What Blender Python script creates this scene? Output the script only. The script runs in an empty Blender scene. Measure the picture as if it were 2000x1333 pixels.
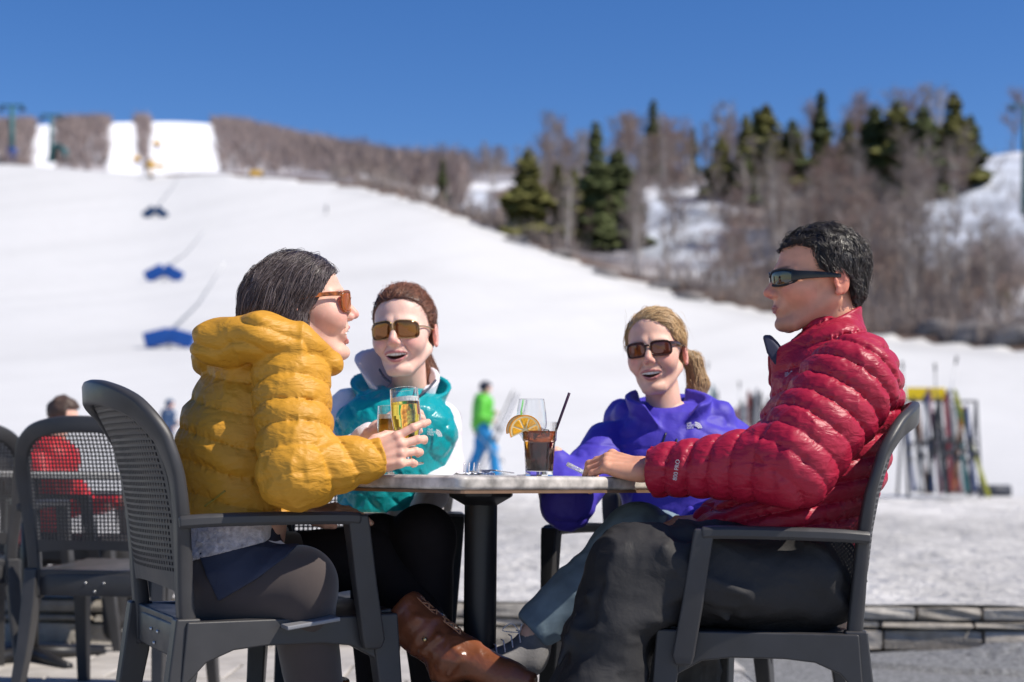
import bpy, bmesh, math, random
import numpy as np
from mathutils import Vector, Matrix

random.seed(7)
RNG = np.random.default_rng(11)
SC = bpy.context.scene
COL = SC.collection

# ------------------------------------------------------------------ camera, light, exposure
EYE = 0.76
F = 2778.0
HZ = 922.0
cam_d = bpy.data.cameras.new('camera')
cam = bpy.data.objects.new('camera', cam_d)
COL.objects.link(cam)
cam.location = (0, 0, EYE)
ROLL = 0.009
cam.rotation_euler = (Matrix.Rotation(math.radians(90), 3, 'X') @ Matrix.Rotation(ROLL, 3, 'Z')).to_euler()
cam_d.sensor_width = 36.0
cam_d.lens = 50.0
cam_d.shift_y = (HZ - 666.5) / 2000.0
cam_d.clip_start = 0.05
cam_d.clip_end = 6000.0
cam_d.dof.use_dof = True
cam_d.dof.focus_distance = 3.08
cam_d.dof.aperture_fstop = 2.7
SC.camera = cam

SUN = Vector((0.61, -0.21, 0.76)).normalized()
world = bpy.data.worlds.new('World')
SC.world = world
world.use_nodes = True
wn = world.node_tree
sky = wn.nodes.new('ShaderNodeTexSky')
sky.sky_type = 'NISHITA'
sky.sun_disc = False
sky.sun_elevation = math.asin(SUN.z)
sky.sun_rotation = math.atan2(SUN.x, SUN.y)
sky.altitude = 900
sky.air_density = 1.0
sky.dust_density = 0.25
sky.ozone_density = 3.0
wn.nodes['Background'].inputs['Strength'].default_value = 0.078
hs = wn.nodes.new('ShaderNodeHueSaturation')
hs.inputs['Saturation'].default_value = 1.30
hs.inputs['Hue'].default_value = 0.512
wn.links.new(sky.outputs[0], hs.inputs['Color'])
wn.links.new(hs.outputs[0], wn.nodes['Background'].inputs['Color'])
sun_d = bpy.data.lights.new('sun', 'SUN')
sun_d.energy = 3.6
sun_d.angle = math.radians(0.53)
sun_d.color = (1.0, 0.93, 0.82)
sun = bpy.data.objects.new('sun', sun_d)
COL.objects.link(sun)
sun.rotation_euler = SUN.to_track_quat('Z', 'Y').to_euler()
SC.view_settings.view_transform = 'Standard'
SC.view_settings.look = 'None'
SC.view_settings.exposure = 0.68
SC.view_settings.gamma = 1.0
SC.view_settings.use_curve_mapping = False
SC.cycles.max_bounces = 10
SC.cycles.transmission_bounces = 10
SC.cycles.transparent_max_bounces = 12

# ------------------------------------------------------------------ helpers
def unroll(px, py):
    return px + (py - HZ) * ROLL, py - (px - 1000.0) * ROLL

def V(px, py, Y):
    """a point of the place seen at photo pixel (px,py) and lying Y metres in front of the camera"""
    px, py = unroll(px, py)
    return np.array(((px - 1000.0) * Y / F, Y, EYE - (py - HZ) * Y / F))

def nrm(v):
    v = np.asarray(v, float)
    return v / (np.linalg.norm(v) + 1e-12)

def tag(o, label=None, cat=None, group=None, kind=None):
    if label: o['label'] = label
    if cat: o['category'] = cat
    if group: o['group'] = group
    if kind: o['kind'] = kind
    return o

def empty(name, loc, label=None, cat=None, group=None, rz=0.0):
    o = bpy.data.objects.new(name, None)
    COL.objects.link(o)
    o.empty_display_size = 0.1
    o.location = loc
    o.rotation_euler = (0, 0, rz)
    return tag(o, label, cat, group)

def parent_keep(o, p):
    """parent o (built in world coordinates) to the empty p without moving it"""
    o.parent = p
    o.matrix_parent_inverse = Matrix.LocRotScale(p.location, p.rotation_euler, None).inverted()
    return o

def mesh_obj(name, verts, faces, mat, parent=None, smooth=True, local=False, mats=None, mat_idx=None):
    me = bpy.data.meshes.new(name)
    verts = np.asarray(verts, dtype=np.float32).reshape(-1, 3)
    if isinstance(faces, np.ndarray) and faces.ndim == 2:
        n, k = faces.shape
        me.vertices.add(len(verts)); me.vertices.foreach_set('co', verts.ravel())
        me.loops.add(n * k); me.loops.foreach_set('vertex_index', faces.astype(np.int32).ravel())
        me.polygons.add(n)
        me.polygons.foreach_set('loop_start', (np.arange(n) * k).astype(np.int32))
        me.polygons.foreach_set('loop_total', np.full(n, k, dtype=np.int32))
        me.update(calc_edges=True)
        me.validate()
    else:
        me.from_pydata([tuple(map(float, v)) for v in verts], [], [tuple(int(i) for i in f) for f in faces])
    if mat is not None: me.materials.append(mat)
    if mats:
        for m in mats: me.materials.append(m)
    if mat_idx is not None: me.polygons.foreach_set('material_index', np.asarray(mat_idx, dtype=np.int32))
    me.polygons.foreach_set('use_smooth', np.full(len(me.polygons), smooth))
    me.update()
    o = bpy.data.objects.new(name, me)
    COL.objects.link(o)
    if parent is not None:
        if local: o.parent = parent
        else: parent_keep(o, parent)
    return o

def set_col(o, cols, name='col'):
    at = o.data.color_attributes.new(name, 'FLOAT_COLOR', 'POINT')
    c = np.ones((len(o.data.vertices), 4), dtype=np.float32)
    c[:, :3] = cols
    at.data.foreach_set('color', c.ravel())

def copy_tree(o, parent=None):
    c = o.copy(); COL.objects.link(c)
    if parent is not None:
        c.parent = parent; c.matrix_parent_inverse = o.matrix_parent_inverse.copy()
    for ch in [x for x in COL.objects if x.parent == o]:
        copy_tree(ch, c)
    return c

class MB:
    """collects pieces into one mesh"""
    def __init__(s): s.v = []; s.f = []
    def add(s, v, f):
        b = len(s.v); s.v.extend([tuple(map(float, x)) for x in v]); s.f.extend([tuple(i + b for i in q) for q in f]); return s
    def box(s, c, d, rot=None):
        c = np.asarray(c, float); d = np.asarray(d, float) / 2
        pts = []
        for i in (-1, 1):
            for j in (-1, 1):
                for k in (-1, 1):
                    p = d * (i, j, k)
                    if rot is not None: p = rot @ p
                    pts.append(c + p)
        return s.add(pts, [(0, 1, 3, 2), (4, 6, 7, 5), (0, 4, 5, 1), (2, 3, 7, 6), (0, 2, 6, 4), (1, 5, 7, 3)])
    def tube(s, pts, rad, n=8, cap=True, flat=None):
        """round tube through pts; rad number or list; flat=(axis, factor)"""
        pts = [np.asarray(p, float) for p in pts]
        if not hasattr(rad, '__len__'): rad = [rad] * len(pts)
        vs = []; m = len(pts)
        up = None
        for i, p in enumerate(pts):
            t = nrm(pts[min(i + 1, m - 1)] - pts[max(i - 1, 0)])
            if up is None:
                up = np.array((0, 0, 1.0)) if abs(t[2]) < 0.9 else np.array((1.0, 0, 0))
            u = nrm(np.cross(up, t)); w = np.cross(t, u); up = w
            for k in range(n):
                a = 2 * math.pi * k / n
                o = (u * math.cos(a) + w * math.sin(a)) * rad[i]
                if flat is not None:
                    ax = np.asarray(flat[0], float); o = o - ax * np.dot(o, ax) * (1 - flat[1])
                vs.append(p + o)
        fs = []
        for i in range(m - 1):
            for k in range(n):
                k2 = (k + 1) % n
                fs.append((i * n + k, i * n + k2, (i + 1) * n + k2, (i + 1) * n + k))
        if cap:
            fs.append(tuple(range(n - 1, -1, -1))); fs.append(tuple((m - 1) * n + k for k in range(n)))
        return s.add(vs, fs)
    def lathe(s, prof, n=32, c=(0, 0, 0), R=None):
        """prof list of (r,z)"""
        vs = []; m = len(prof)
        for r, z in prof:
            for k in range(n):
                a = 2 * math.pi * k / n
                p = np.array((r * math.cos(a), r * math.sin(a), z))
                if R is not None: p = R @ p
                vs.append(p + np.asarray(c))
        fs = [(i * n + k, i * n + (k + 1) % n, (i + 1) * n + (k + 1) % n, (i + 1) * n + k) for i in range(m - 1) for k in range(n)]
        return s.add(vs, fs)
    def disc(s, r, z, n=32, c=(0, 0, 0), R=None, flip=False):
        vs = []
        for k in range(n):
            a = 2 * math.pi * k / n
            p = np.array((r * math.cos(a), r * math.sin(a), z))
            if R is not None: p = R @ p
            vs.append(p + np.asarray(c))
        return s.add(vs, [tuple(range(n))[::-1] if flip else tuple(range(n))])
    def sweep(s, pts, sec, upv, cap=True):
        """sweep a section (list of (a,b) or per-point lists) along pts; a along side = t x up, b along up"""
        pts = [np.asarray(p, float) for p in pts]; m = len(pts); vs = []
        for i, p in enumerate(pts):
            t = nrm(pts[min(i + 1, m - 1)] - pts[max(i - 1, 0)])
            uv = upv[i] if isinstance(upv, list) else upv
            side = nrm(np.cross(t, np.asarray(uv, float))); up = np.cross(side, t)
            sc = sec[i] if isinstance(sec[0], list) else sec
            for a, b in sc: vs.append(p + side * a + up * b)
        n = len(sec[0]) if isinstance(sec[0], list) else len(sec)
        fs = [(i * n + k, i * n + (k + 1) % n, (i + 1) * n + (k + 1) % n, (i + 1) * n + k) for i in range(m - 1) for k in range(n)]
        if cap:
            fs.append(tuple(range(n - 1, -1, -1))); fs.append(tuple((m - 1) * n + k for k in range(n)))
        return s.add(vs, fs)
    def build(s, name, mat, parent=None, smooth=False, local=False, bevel=0.0, seg=2, recalc=True):
        o = mesh_obj(name, s.v, s.f, mat, parent, smooth, local)
        if recalc:
            bm = bmesh.new(); bm.from_mesh(o.data)
            bmesh.ops.recalc_face_normals(bm, faces=bm.faces)
            bm.to_mesh(o.data); bm.free()
        if bevel > 0:
            md = o.modifiers.new('bevel', 'BEVEL'); md.width = bevel; md.segments = seg
            md.limit_method = 'ANGLE'; md.angle_limit = math.radians(35); md.harden_normals = False
            for p in o.data.polygons: p.use_smooth = True
            md2 = o.modifiers.new('wn', 'WEIGHTED_NORMAL'); md2.keep_sharp = False
        return o

def rrect(w, h, r=None, n=3):
    """rounded rectangle section"""
    r = min(w, h) * 0.25 if r is None else r
    out = []
    for cx, cy, a0 in ((w / 2 - r, h / 2 - r, 0), (-w / 2 + r, h / 2 - r, 90), (-w / 2 + r, -h / 2 + r, 180), (w / 2 - r, -h / 2 + r, 270)):
        for k in range(n):
            a = math.radians(a0 + 90 * k / (n - 1)); out.append((cx + r * math.cos(a), cy + r * math.sin(a)))
    return out

def cr(pts, n=8):
    """catmull-rom through points"""
    P = [np.asarray(p, float) for p in pts]; P = [2 * P[0] - P[1]] + P + [2 * P[-1] - P[-2]]
    out = []
    for i in range(1, len(P) - 2):
        for k in range(n):
            t = k / n
            out.append(0.5 * (2 * P[i] + (P[i + 1] - P[i - 1]) * t + (2 * P[i - 1] - 5 * P[i] + 4 * P[i + 1] - P[i + 2]) * t * t + (3 * P[i] - P[i - 1] - 3 * P[i + 1] + P[i + 2]) * t ** 3))
    out.append(P[-2]); return out

# ------------------------------------------------------------------ materials
def mat(name, color=(0.5, 0.5, 0.5), rough=0.5, metal=0.0, spec=0.5, noise=0.0, nscale=20.0, bump=0.0, bscale=200.0,
        sheen=0.0, sss=0.0, sss_col=(1, 0.3, 0.2), attr=None, coat=0.0, trans=0.0, ior=1.45, bdist=0.002, rvar=0.0,
        stretch=None, bump2=0.0, b2scale=30.0, alpha=1.0, aniso=0.0):
    m = bpy.data.materials.new(name); m.use_nodes = True
    nt = m.node_tree; N = nt.nodes; L = nt.links
    b = N['Principled BSDF']
    b.inputs['Roughness'].default_value = rough
    b.inputs['Metallic'].default_value = metal
    b.inputs['Specular IOR Level'].default_value = spec
    b.inputs['IOR'].default_value = ior
    b.inputs['Sheen Weight'].default_value = sheen
    b.inputs['Coat Weight'].default_value = coat
    b.inputs['Transmission Weight'].default_value = trans
    b.inputs['Alpha'].default_value = alpha
    if sss > 0:
        b.inputs['Subsurface Weight'].default_value = sss
        b.inputs['Subsurface Radius'].default_value = sss_col
        b.inputs['Subsurface Scale'].default_value = 0.012
    tc = N.new('ShaderNodeTexCoord')
    co = tc.outputs['Object']
    if stretch:
        mp = N.new('ShaderNodeMapping'); mp.inputs['Scale'].default_value = stretch
        L.new(co, mp.inputs['Vector']); co = mp.outputs[0]
    if attr:
        at = N.new('ShaderNodeAttribute'); at.attribute_name = attr; src = at.outputs['Color']
    else:
        rgb = N.new('ShaderNodeRGB'); rgb.outputs[0].default_value = (*color, 1); src = rgb.outputs[0]
    if noise > 0:
        nz = N.new('ShaderNodeTexNoise'); nz.inputs['Scale'].default_value = nscale; nz.inputs['Detail'].default_value = 5
        L.new(co, nz.inputs['Vector'])
        mr = N.new('ShaderNodeMapRange'); mr.inputs[1].default_value = 0.25; mr.inputs[2].default_value = 0.75
        mr.inputs[3].default_value = 1 - noise; mr.inputs[4].default_value = 1 + noise
        L.new(nz.outputs[0], mr.inputs[0])
        mx = N.new('ShaderNodeVectorMath'); mx.operation = 'SCALE'
        L.new(src, mx.inputs[0]); L.new(mr.outputs[0], mx.inputs['Scale']); src = mx.outputs[0]
        if rvar > 0:
            mr2 = N.new('ShaderNodeMapRange'); mr2.inputs[1].default_value = 0.3; mr2.inputs[2].default_value = 0.7
            mr2.inputs[3].default_value = max(0.02, rough - rvar); mr2.inputs[4].default_value = min(1, rough + rvar)
            L.new(nz.outputs[0], mr2.inputs[0]); L.new(mr2.outputs[0], b.inputs['Roughness'])
    L.new(src, b.inputs['Base Color'])
    if bump > 0:
        nb = N.new('ShaderNodeTexNoise'); nb.inputs['Scale'].default_value = bscale; nb.inputs['Detail'].default_value = 4
        L.new(co, nb.inputs['Vector'])
        bp = N.new('ShaderNodeBump'); bp.inputs['Strength'].default_value = bump; bp.inputs['Distance'].default_value = bdist
        L.new(nb.outputs[0], bp.inputs['Height'])
        if bump2 > 0:
            nb2 = N.new('ShaderNodeTexNoise'); nb2.inputs['Scale'].default_value = b2scale; nb2.inputs['Detail'].default_value = 3
            nb2.inputs['Distortion'].default_value = 1.0
            L.new(co, nb2.inputs['Vector'])
            bp2 = N.new('ShaderNodeBump'); bp2.inputs['Strength'].default_value = bump2; bp2.inputs['Distance'].default_value = bdist * 4
            L.new(nb2.outputs[0], bp2.inputs['Height']); L.new(bp.outputs[0], bp2.inputs['Normal'])
            L.new(bp2.outputs[0], b.inputs['Normal'])
        else:
            L.new(bp.outputs[0], b.inputs['Normal'])
    return m

# ------------------------------------------------------------------ implicit surfaces
def smin(a, b, k):
    h = np.clip(0.5 + 0.5 * (b - a) / k, 0, 1)
    return b * (1 - h) + a * h - k * h * (1 - h)
def smax(a, b, k): return -smin(-a, -b, k)
def _d(P, q): return P - np.asarray(q, dtype=np.float32)
def cap(P, a, b, ra, rb, flat=None):
    a = np.asarray(a, dtype=np.float32); b = np.asarray(b, dtype=np.float32); ab = b - a
    pa = P - a
    t = np.clip(pa @ ab / max(float(ab @ ab), 1e-9), 0, 1)
    q = pa - t[:, None] * ab
    if flat is not None:
        ax = nrm(flat[0]).astype(np.float32); s = flat[1]
        q = q + (q @ ax)[:, None] * ax * (1.0 / s - 1.0)
        return (np.sqrt((q * q).sum(1)) - (ra + (rb - ra) * t)) * min(1.0, s)
    return np.sqrt((q * q).sum(1)) - (ra + (rb - ra) * t)
def sph(P, c, r):
    q = _d(P, c); return np.sqrt((q * q).sum(1)) - r
def ell(P, c, r, R=None):
    q = _d(P, c)
    if R is not None: q = q @ np.asarray(R, dtype=np.float32)      # columns of R are the local axes
    r = np.asarray(r, dtype=np.float32)
    k0 = np.sqrt(((q / r) ** 2).sum(1)); k1 = np.sqrt(((q / (r * r)) ** 2).sum(1)) + 1e-9
    return k0 * (k0 - 1) / k1
def rbox(P, c, h, r, R=None):
    q = _d(P, c)
    if R is not None: q = q @ np.asarray(R, dtype=np.float32)
    q = np.abs(q) - (np.asarray(h, dtype=np.float32) - r)
    return np.sqrt((np.maximum(q, 0) ** 2).sum(1)) + np.minimum(q.max(1), 0) - r
def axt(P, a, b):
    """distance along the line a->b, in metres"""
    a = np.asarray(a, dtype=np.float32); ab = nrm(np.asarray(b) - a).astype(np.float32)
    return (P - a) @ ab
def frame(fw, up=(0, 0, 1)):
    """3x3 with columns forward, left, up"""
    f = nrm(fw); u = np.asarray(up, float); l = nrm(np.cross(u, f)); u = np.cross(f, l)
    return np.stack([f, l, u], 1)

_PERM = np.random.default_rng(5).random(4096).astype(np.float32)
def vnoise(P, s, seed=0):
    Q = P * np.float32(s) + np.float32(1000.0 + 17.3 * seed)
    I = np.floor(Q).astype(np.int32); f = Q - I; f = f * f * (3 - 2 * f)
    out = np.zeros(len(P), dtype=np.float32)
    for dx in (0, 1):
        wx = f[:, 0] if dx else 1 - f[:, 0]
        for dy in (0, 1):
            wy = f[:, 1] if dy else 1 - f[:, 1]
            for dz in (0, 1):
                wz = f[:, 2] if dz else 1 - f[:, 2]
                h = ((I[:, 0] + dx) * 73 + (I[:, 1] + dy) * 1399 + (I[:, 2] + dz) * 2731) & 4095
                out += wx * wy * wz * _PERM[h]
    return out * 2 - 1
def creases(P, s, seed=0, aniso=None):
    """cloth folds: soft ridges with sharper valleys"""
    Q = P if aniso is None else P @ np.asarray(aniso, dtype=np.float32)
    w = vnoise(Q, s * 0.5, seed + 3)
    n = vnoise(Q + 0.35 / s * w[:, None], s, seed)
    return 1 - np.abs(n) * 2
def puff(t, w, sharp=0.38):
    return np.abs(np.sin(math.pi * t / w)) ** sharp

def surface(f, lo, hi, h, coarse=6, slack=2.2):
    """naive surface nets over the sparse neighbourhood of f=0"""
    lo = np.asarray(lo, dtype=np.float64); hi = np.asarray(hi, dtype=np.float64)
    nc = np.ceil((hi - lo) / (h * coarse)).astype(int) + 1
    H = h * coarse
    g = np.stack(np.meshgrid(*[lo[i] + (np.arange(nc[i]) + 0.5) * H for i in range(3)], indexing='ij'), -1).reshape(-1, 3).astype(np.float32)
    dc = f(g).reshape(nc)
    act = np.abs(dc) < H * 0.87 * slack
    val = np.repeat(np.repeat(np.repeat(dc.astype(np.float32), coarse, 0), coarse, 1), coarse, 2)
    idx = np.argwhere(act)
    if len(idx) == 0: return np.zeros((0, 3)), np.zeros((0, 4), int)
    off = np.stack(np.meshgrid(*[np.arange(coarse)] * 3, indexing='ij'), -1).reshape(-1, 3)
    for s in range(0, len(idx), 3000):
        nod = (idx[s:s + 3000, None, :] * coarse + off[None]).reshape(-1, 3)
        P = (lo + (nod + 0.5) * h).astype(np.float32)
        val[nod[:, 0], nod[:, 1], nod[:, 2]] = f(P)
    ins = val < 0
    n = val.shape
    cs = np.zeros((n[0] - 1, n[1] - 1, n[2] - 1), dtype=np.int8)
    for dx in (0, 1):
        for dy in (0, 1):
            for dz in (0, 1):
                cs += ins[dx:n[0] - 1 + dx, dy:n[1] - 1 + dy, dz:n[2] - 1 + dz]
    cells = np.argwhere((cs > 0) & (cs < 8))
    vid = np.full(cs.shape, -1, dtype=np.int32)
    vid[cells[:, 0], cells[:, 1], cells[:, 2]] = np.arange(len(cells))
    acc = np.zeros((len(cells), 3)); cnt = np.zeros(len(cells))
    for a0 in range(3):
        for u in (0, 1):
            for v in (0, 1):
                o1 = np.zeros(3, int); o1[(a0 + 1) % 3] = u; o1[(a0 + 2) % 3] = v
                o2 = o1.copy(); o2[a0] = 1
                c1 = cells + o1; c2 = cells + o2
                v1 = val[c1[:, 0], c1[:, 1], c1[:, 2]]; v2 = val[c2[:, 0], c2[:, 1], c2[:, 2]]
                m = (v1 < 0) != (v2 < 0)
                t = np.where(m, v1 / np.where(m, v1 - v2, 1), 0)
                p = o1[None].astype(float) + (o2 - o1)[None] * t[:, None]
                acc += p * m[:, None]; cnt += m
    verts = lo + (cells + acc / cnt[:, None] + 0.5) * h
    faces = []
    for a0 in range(3):
        b0, c0 = (a0 + 1) % 3, (a0 + 2) % 3
        sl1 = [slice(1, n[i] - 1) for i in range(3)]; sl2 = [slice(1, n[i] - 1) for i in range(3)]
        sl1[a0] = slice(0, n[a0] - 1); sl2[a0] = slice(1, n[a0])
        A = ins[tuple(sl1)]; B = ins[tuple(sl2)]
        for sgn, M in ((1, A & ~B), (0, ~A & B)):
            e = np.argwhere(M)
            if not len(e): continue
            for i in range(3):
                if i != a0: e[:, i] += 1
            q = []
            for (du, dv) in ((0, 0), (-1, 0), (-1, -1), (0, -1)):
                c = e.copy(); c[:, b0] += du; c[:, c0] += dv
                q.append(vid[c[:, 0], c[:, 1], c[:, 2]])
            q = np.stack(q, 1)
            if not sgn: q = q[:, ::-1]
            faces.append(q)
    faces = np.concatenate(faces)
    faces = faces[(faces >= 0).all(1)]
    return verts, faces

def sdf_obj(name, f, lo, hi, h, mt, parent, smooth_it=0):
    v, q = surface(f, lo, hi, h)
    o = mesh_obj(name, v, q, mt, parent)
    return o
M = {}
# ------------------------------------------------------------------ the ground and the mountain

M['snow'] = mat('clean_snow', attr='col', rough=0.75, spec=0.25, noise=0.03, nscale=0.6, bump=0.35, bscale=3.0, bdist=0.05)
M['dirty_snow'] = mat('dirty_snow', attr='col', rough=0.85, spec=0.2, noise=0.22, nscale=5.5, bump=0.9, bscale=22, bdist=0.035, bump2=0.5, b2scale=5.0)
M['hill'] = mat('hillside_ground', attr='col', rough=0.9, spec=0.1, noise=0.25, nscale=0.4, bump=0.6, bscale=1.0, bdist=0.4)
M['stone'] = mat('wall_stone', (0.27, 0.255, 0.235), 0.85, spec=0.2, noise=0.35, nscale=9, bump=0.7, bscale=60, bdist=0.006)
M['joint'] = mat('wall_earth', (0.05, 0.045, 0.04), 0.95, spec=0.1, noise=0.3, bump=0.5)
M['paver'] = mat('paver_concrete', (0.40, 0.375, 0.35), 0.8, spec=0.25, noise=0.22, nscale=7, bump=0.5, bscale=120, bdist=0.003)
M['gravel'] = mat('ground_gravel', (0.33, 0.325, 0.32), 0.9, spec=0.2, noise=0.45, nscale=30, bump=1.0, bscale=90, bdist=0.012, bump2=0.6, b2scale=9)

PXT = np.array([-1500, -600, 0, 290, 420, 560, 700, 850, 1000, 1150, 1300, 1500, 1700, 2000, 2600, 3500], float)
T_YE = np.array([240, 240, 240, 240, 235, 230, 225, 200, 180, 165, 155, 140, 130, 120, 110, 110], float)
T_ye = np.array([325, 325, 319, 344, 337, 350, 362, 402, 465, 520, 572, 612, 660, 690, 705, 705], float)
T_Y2 = np.array([400, 400, 400, 400, 400, 400, 330, 250, 220, 200, 185, 170, 155, 145, 140, 140], float)
T_y2 = np.array([332, 332, 326, 350, 330, 352, 352, 384, 428, 470, 500, 520, 535, 550, 560, 560], float)
T_Y3 = np.array([800, 800, 800, 800, 800, 700, 520, 400, 350, 330, 310, 290, 270, 250, 240, 240], float)
T_y3 = np.array([262, 262, 258, 244, 247, 276, 328, 342, 338, 338, 342, 338, 332, 282, 250, 250], float)

T_ye = T_ye - (PXT - 1000) * ROLL; T_y2 = T_y2 - (PXT - 1000) * ROLL; T_y3 = T_y3 - (PXT - 1000) * ROLL
_px = np.arange(-1500, 3501, 10.0); _kk = np.exp(-(np.arange(-18, 19) / 6.0) ** 2 / 2); _kk /= _kk.sum()
def _soft(t): return np.convolve(np.pad(np.interp(_px, PXT, t), 18, mode='edge'), _kk, mode='valid')
T_YE, T_ye, T_Y2, T_y2, T_Y3, T_y3 = (_soft(t) for t in (T_YE, T_ye, T_Y2, T_y2, T_Y3, T_y3)); PXT = _px
def zpx(y, Y): return EYE - (y - HZ) * Y / F

def terrain(a, Y):
    """height of snow and hills at direction a = X/Y and distance Y"""
    px = 1000 + a * F
    YE, Y2, Y3 = (np.interp(px, PXT, t) for t in (T_YE, T_Y2, T_Y3))
    zE, z2, z3 = zpx(np.interp(px, PXT, T_ye), YE), zpx(np.interp(px, PXT, T_y2), Y2), zpx(np.interp(px, PXT, T_y3), Y3)
    z0 = 0.40
    s = np.clip((Y - 22) / (YE - 22), 0, 1)
    zA = z0 + (zE - z0) * (0.35 * s + 0.65 * s ** 1.7)
    zA = np.where(Y < 22, 0.197 + (z0 - 0.197) * np.clip((Y - 6.3) / 15.7, 0, 1), zA)
    u = np.clip((Y - YE) / (Y2 - YE), 0, 1); v = np.clip((Y - Y2) / (Y3 - Y2), 0, 1)
    w = np.clip((Y - Y3) / 600, 0, 1)
    z = np.where(Y <= YE, zA, np.where(Y <= Y2, zE + (z2 - zE) * u, z2 + (z3 - z2) * (v * 1.25 - 0.25 * v * v)))
    z = np.where(Y > Y3, z3 - 60 * w, z)
    return z

def hill_noise(x, y):
    P = np.stack([x, y, np.zeros_like(x)], -1).astype(np.float32).reshape(-1, 3)
    return (vnoise(P, 0.03, 1) * 3.0 + vnoise(P, 0.09, 2) * 1.6).reshape(x.shape)

def tz(x, Y):
    a = x / Y; z = terrain(np.asarray(a, float), np.asarray(Y, float))
    YE = np.interp(1000 + a * F, PXT, T_YE)
    g = np.clip((Y - YE) / 40, 0, 1) * np.clip((1400 - Y) / 600, 0, 1)
    left = np.clip((np.asarray(a) * F + 1000 - 450) / 250, 0.12, 1)
    return z + g * left * hill_noise(np.atleast_1d(np.asarray(x, float)), np.atleast_1d(np.asarray(Y, float))).reshape(np.shape(z))

def hit(px, py, y0=23.0):
    """distance at which the snow or hill is met at photo pixel (px,py)"""
    px, py = unroll(px, py); Ys = np.geomspace(y0, 1200, 900); a = (px - 1000) / F
    yy = HZ - (tz(a * Ys, Ys) - EYE) * F / Ys
    k = np.argmax(yy <= py)
    return float(Ys[k]) if yy[k] <= py else 300.0

def sheet(name, Ys, amin, amax, na, mt, fn, colfn=None, kind='structure'):
    A = np.linspace(amin, amax, na); Yg, Ag = np.meshgrid(Ys, A, indexing='ij')
    X = Ag * Yg; Z = fn(X, Yg)
    v = np.stack([X, Yg, Z], -1).reshape(-1, 3)
    i, j = np.meshgrid(np.arange(len(Ys) - 1), np.arange(na - 1), indexing='ij')
    q = (i * na + j).ravel(); f = np.stack([q, q + 1, q + na + 1, q + na], 1)
    o = mesh_obj(name, v, f, mt)
    if colfn is not None: set_col(o, colfn(v))
    return tag(o, kind=kind)

def zslope(X, Y):
    z = terrain(X / Y, Y)
    P = np.stack([X, Y, np.zeros_like(X)], -1).astype(np.float32).reshape(-1, 3)
    n = vnoise(P, 0.12, 4).reshape(X.shape)
    return z + 0.10 * n * np.clip((Y - 22) / 30, 0, 1) * np.clip((200 - Y) / 60, 0, 1)
def csnow(v):
    P = (v * (1, 1, 0)).astype(np.float32); px = 1000 + v[:, 0] / v[:, 1] * F; YE = np.interp(px, PXT, T_YE)
    st = P @ np.array([[.9, .12, 0], [-.35, .05, 0], [0, 0, 1]], dtype=np.float32)
    n = np.clip(vnoise(st, .35, 14), 0, 1) * .07 + np.clip(vnoise(P, .035, 15), 0, 1) * .10 + np.abs(vnoise(st, 1.1, 16)) * .03
    e = np.exp(-((YE - 5 - v[:, 1]) / 5) ** 2) * (px > 650) * (.10 + .12 * np.abs(vnoise(P, .2, 18)))  # grey rim along the trees: dirt, plus shade painted into the snow colour
    d = .615 * (1 - n - e)
    return np.stack([d, d * .995, d * .985], 1)
sheet('snow_slope', np.geomspace(21.5, 400, 150), -0.85, 0.85, 240, M['snow'],
      lambda X, Y: np.where(Y <= np.interp(1000 + X / Y * F, PXT, T_YE) + 2, zslope(X, Y), terrain(X / Y, Y) - 5.0), lambda v: csnow(v))
def zdirty(X, Y):
    P = np.stack([X, Y, np.zeros_like(X)], -1).astype(np.float32).reshape(-1, 3)
    n = vnoise(P, 1.3, 5) * 0.045 + vnoise(P, 4.0, 6) * 0.018 + np.abs(vnoise(P, 9.0, 8)) * 0.010
    n = n.reshape(X.shape)
    return terrain(X / Y, Y) + n * np.clip((Y - 6.25) / 1.0, 0.16, 1) * np.clip((23.5 - Y) / 2, 0, 1) - 0.08 * np.clip((Y - 22.5) / 1, 0, 1)
def cdirty(v):
    P = (v * (1, 0.35, 1)).astype(np.float32)
    n = vnoise(P, 0.9, 9) * 0.5 + vnoise(P, 3.0, 10) * 0.35 + vnoise(P, 9.0, 12) * 0.25
    base = 0.58 + 0.20 * n + 0.22 * np.clip((v[:, 1] - 13) / 9, 0, 1)
    base = np.clip(base * .84, 0.18, 0.68)
    return np.stack([base, base * 0.97, base * 0.935], 1)
sheet('dirty_snow', np.geomspace(6.17, 23.6, 220), -0.8, 0.8, 420, M['dirty_snow'], zdirty, cdirty)

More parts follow.
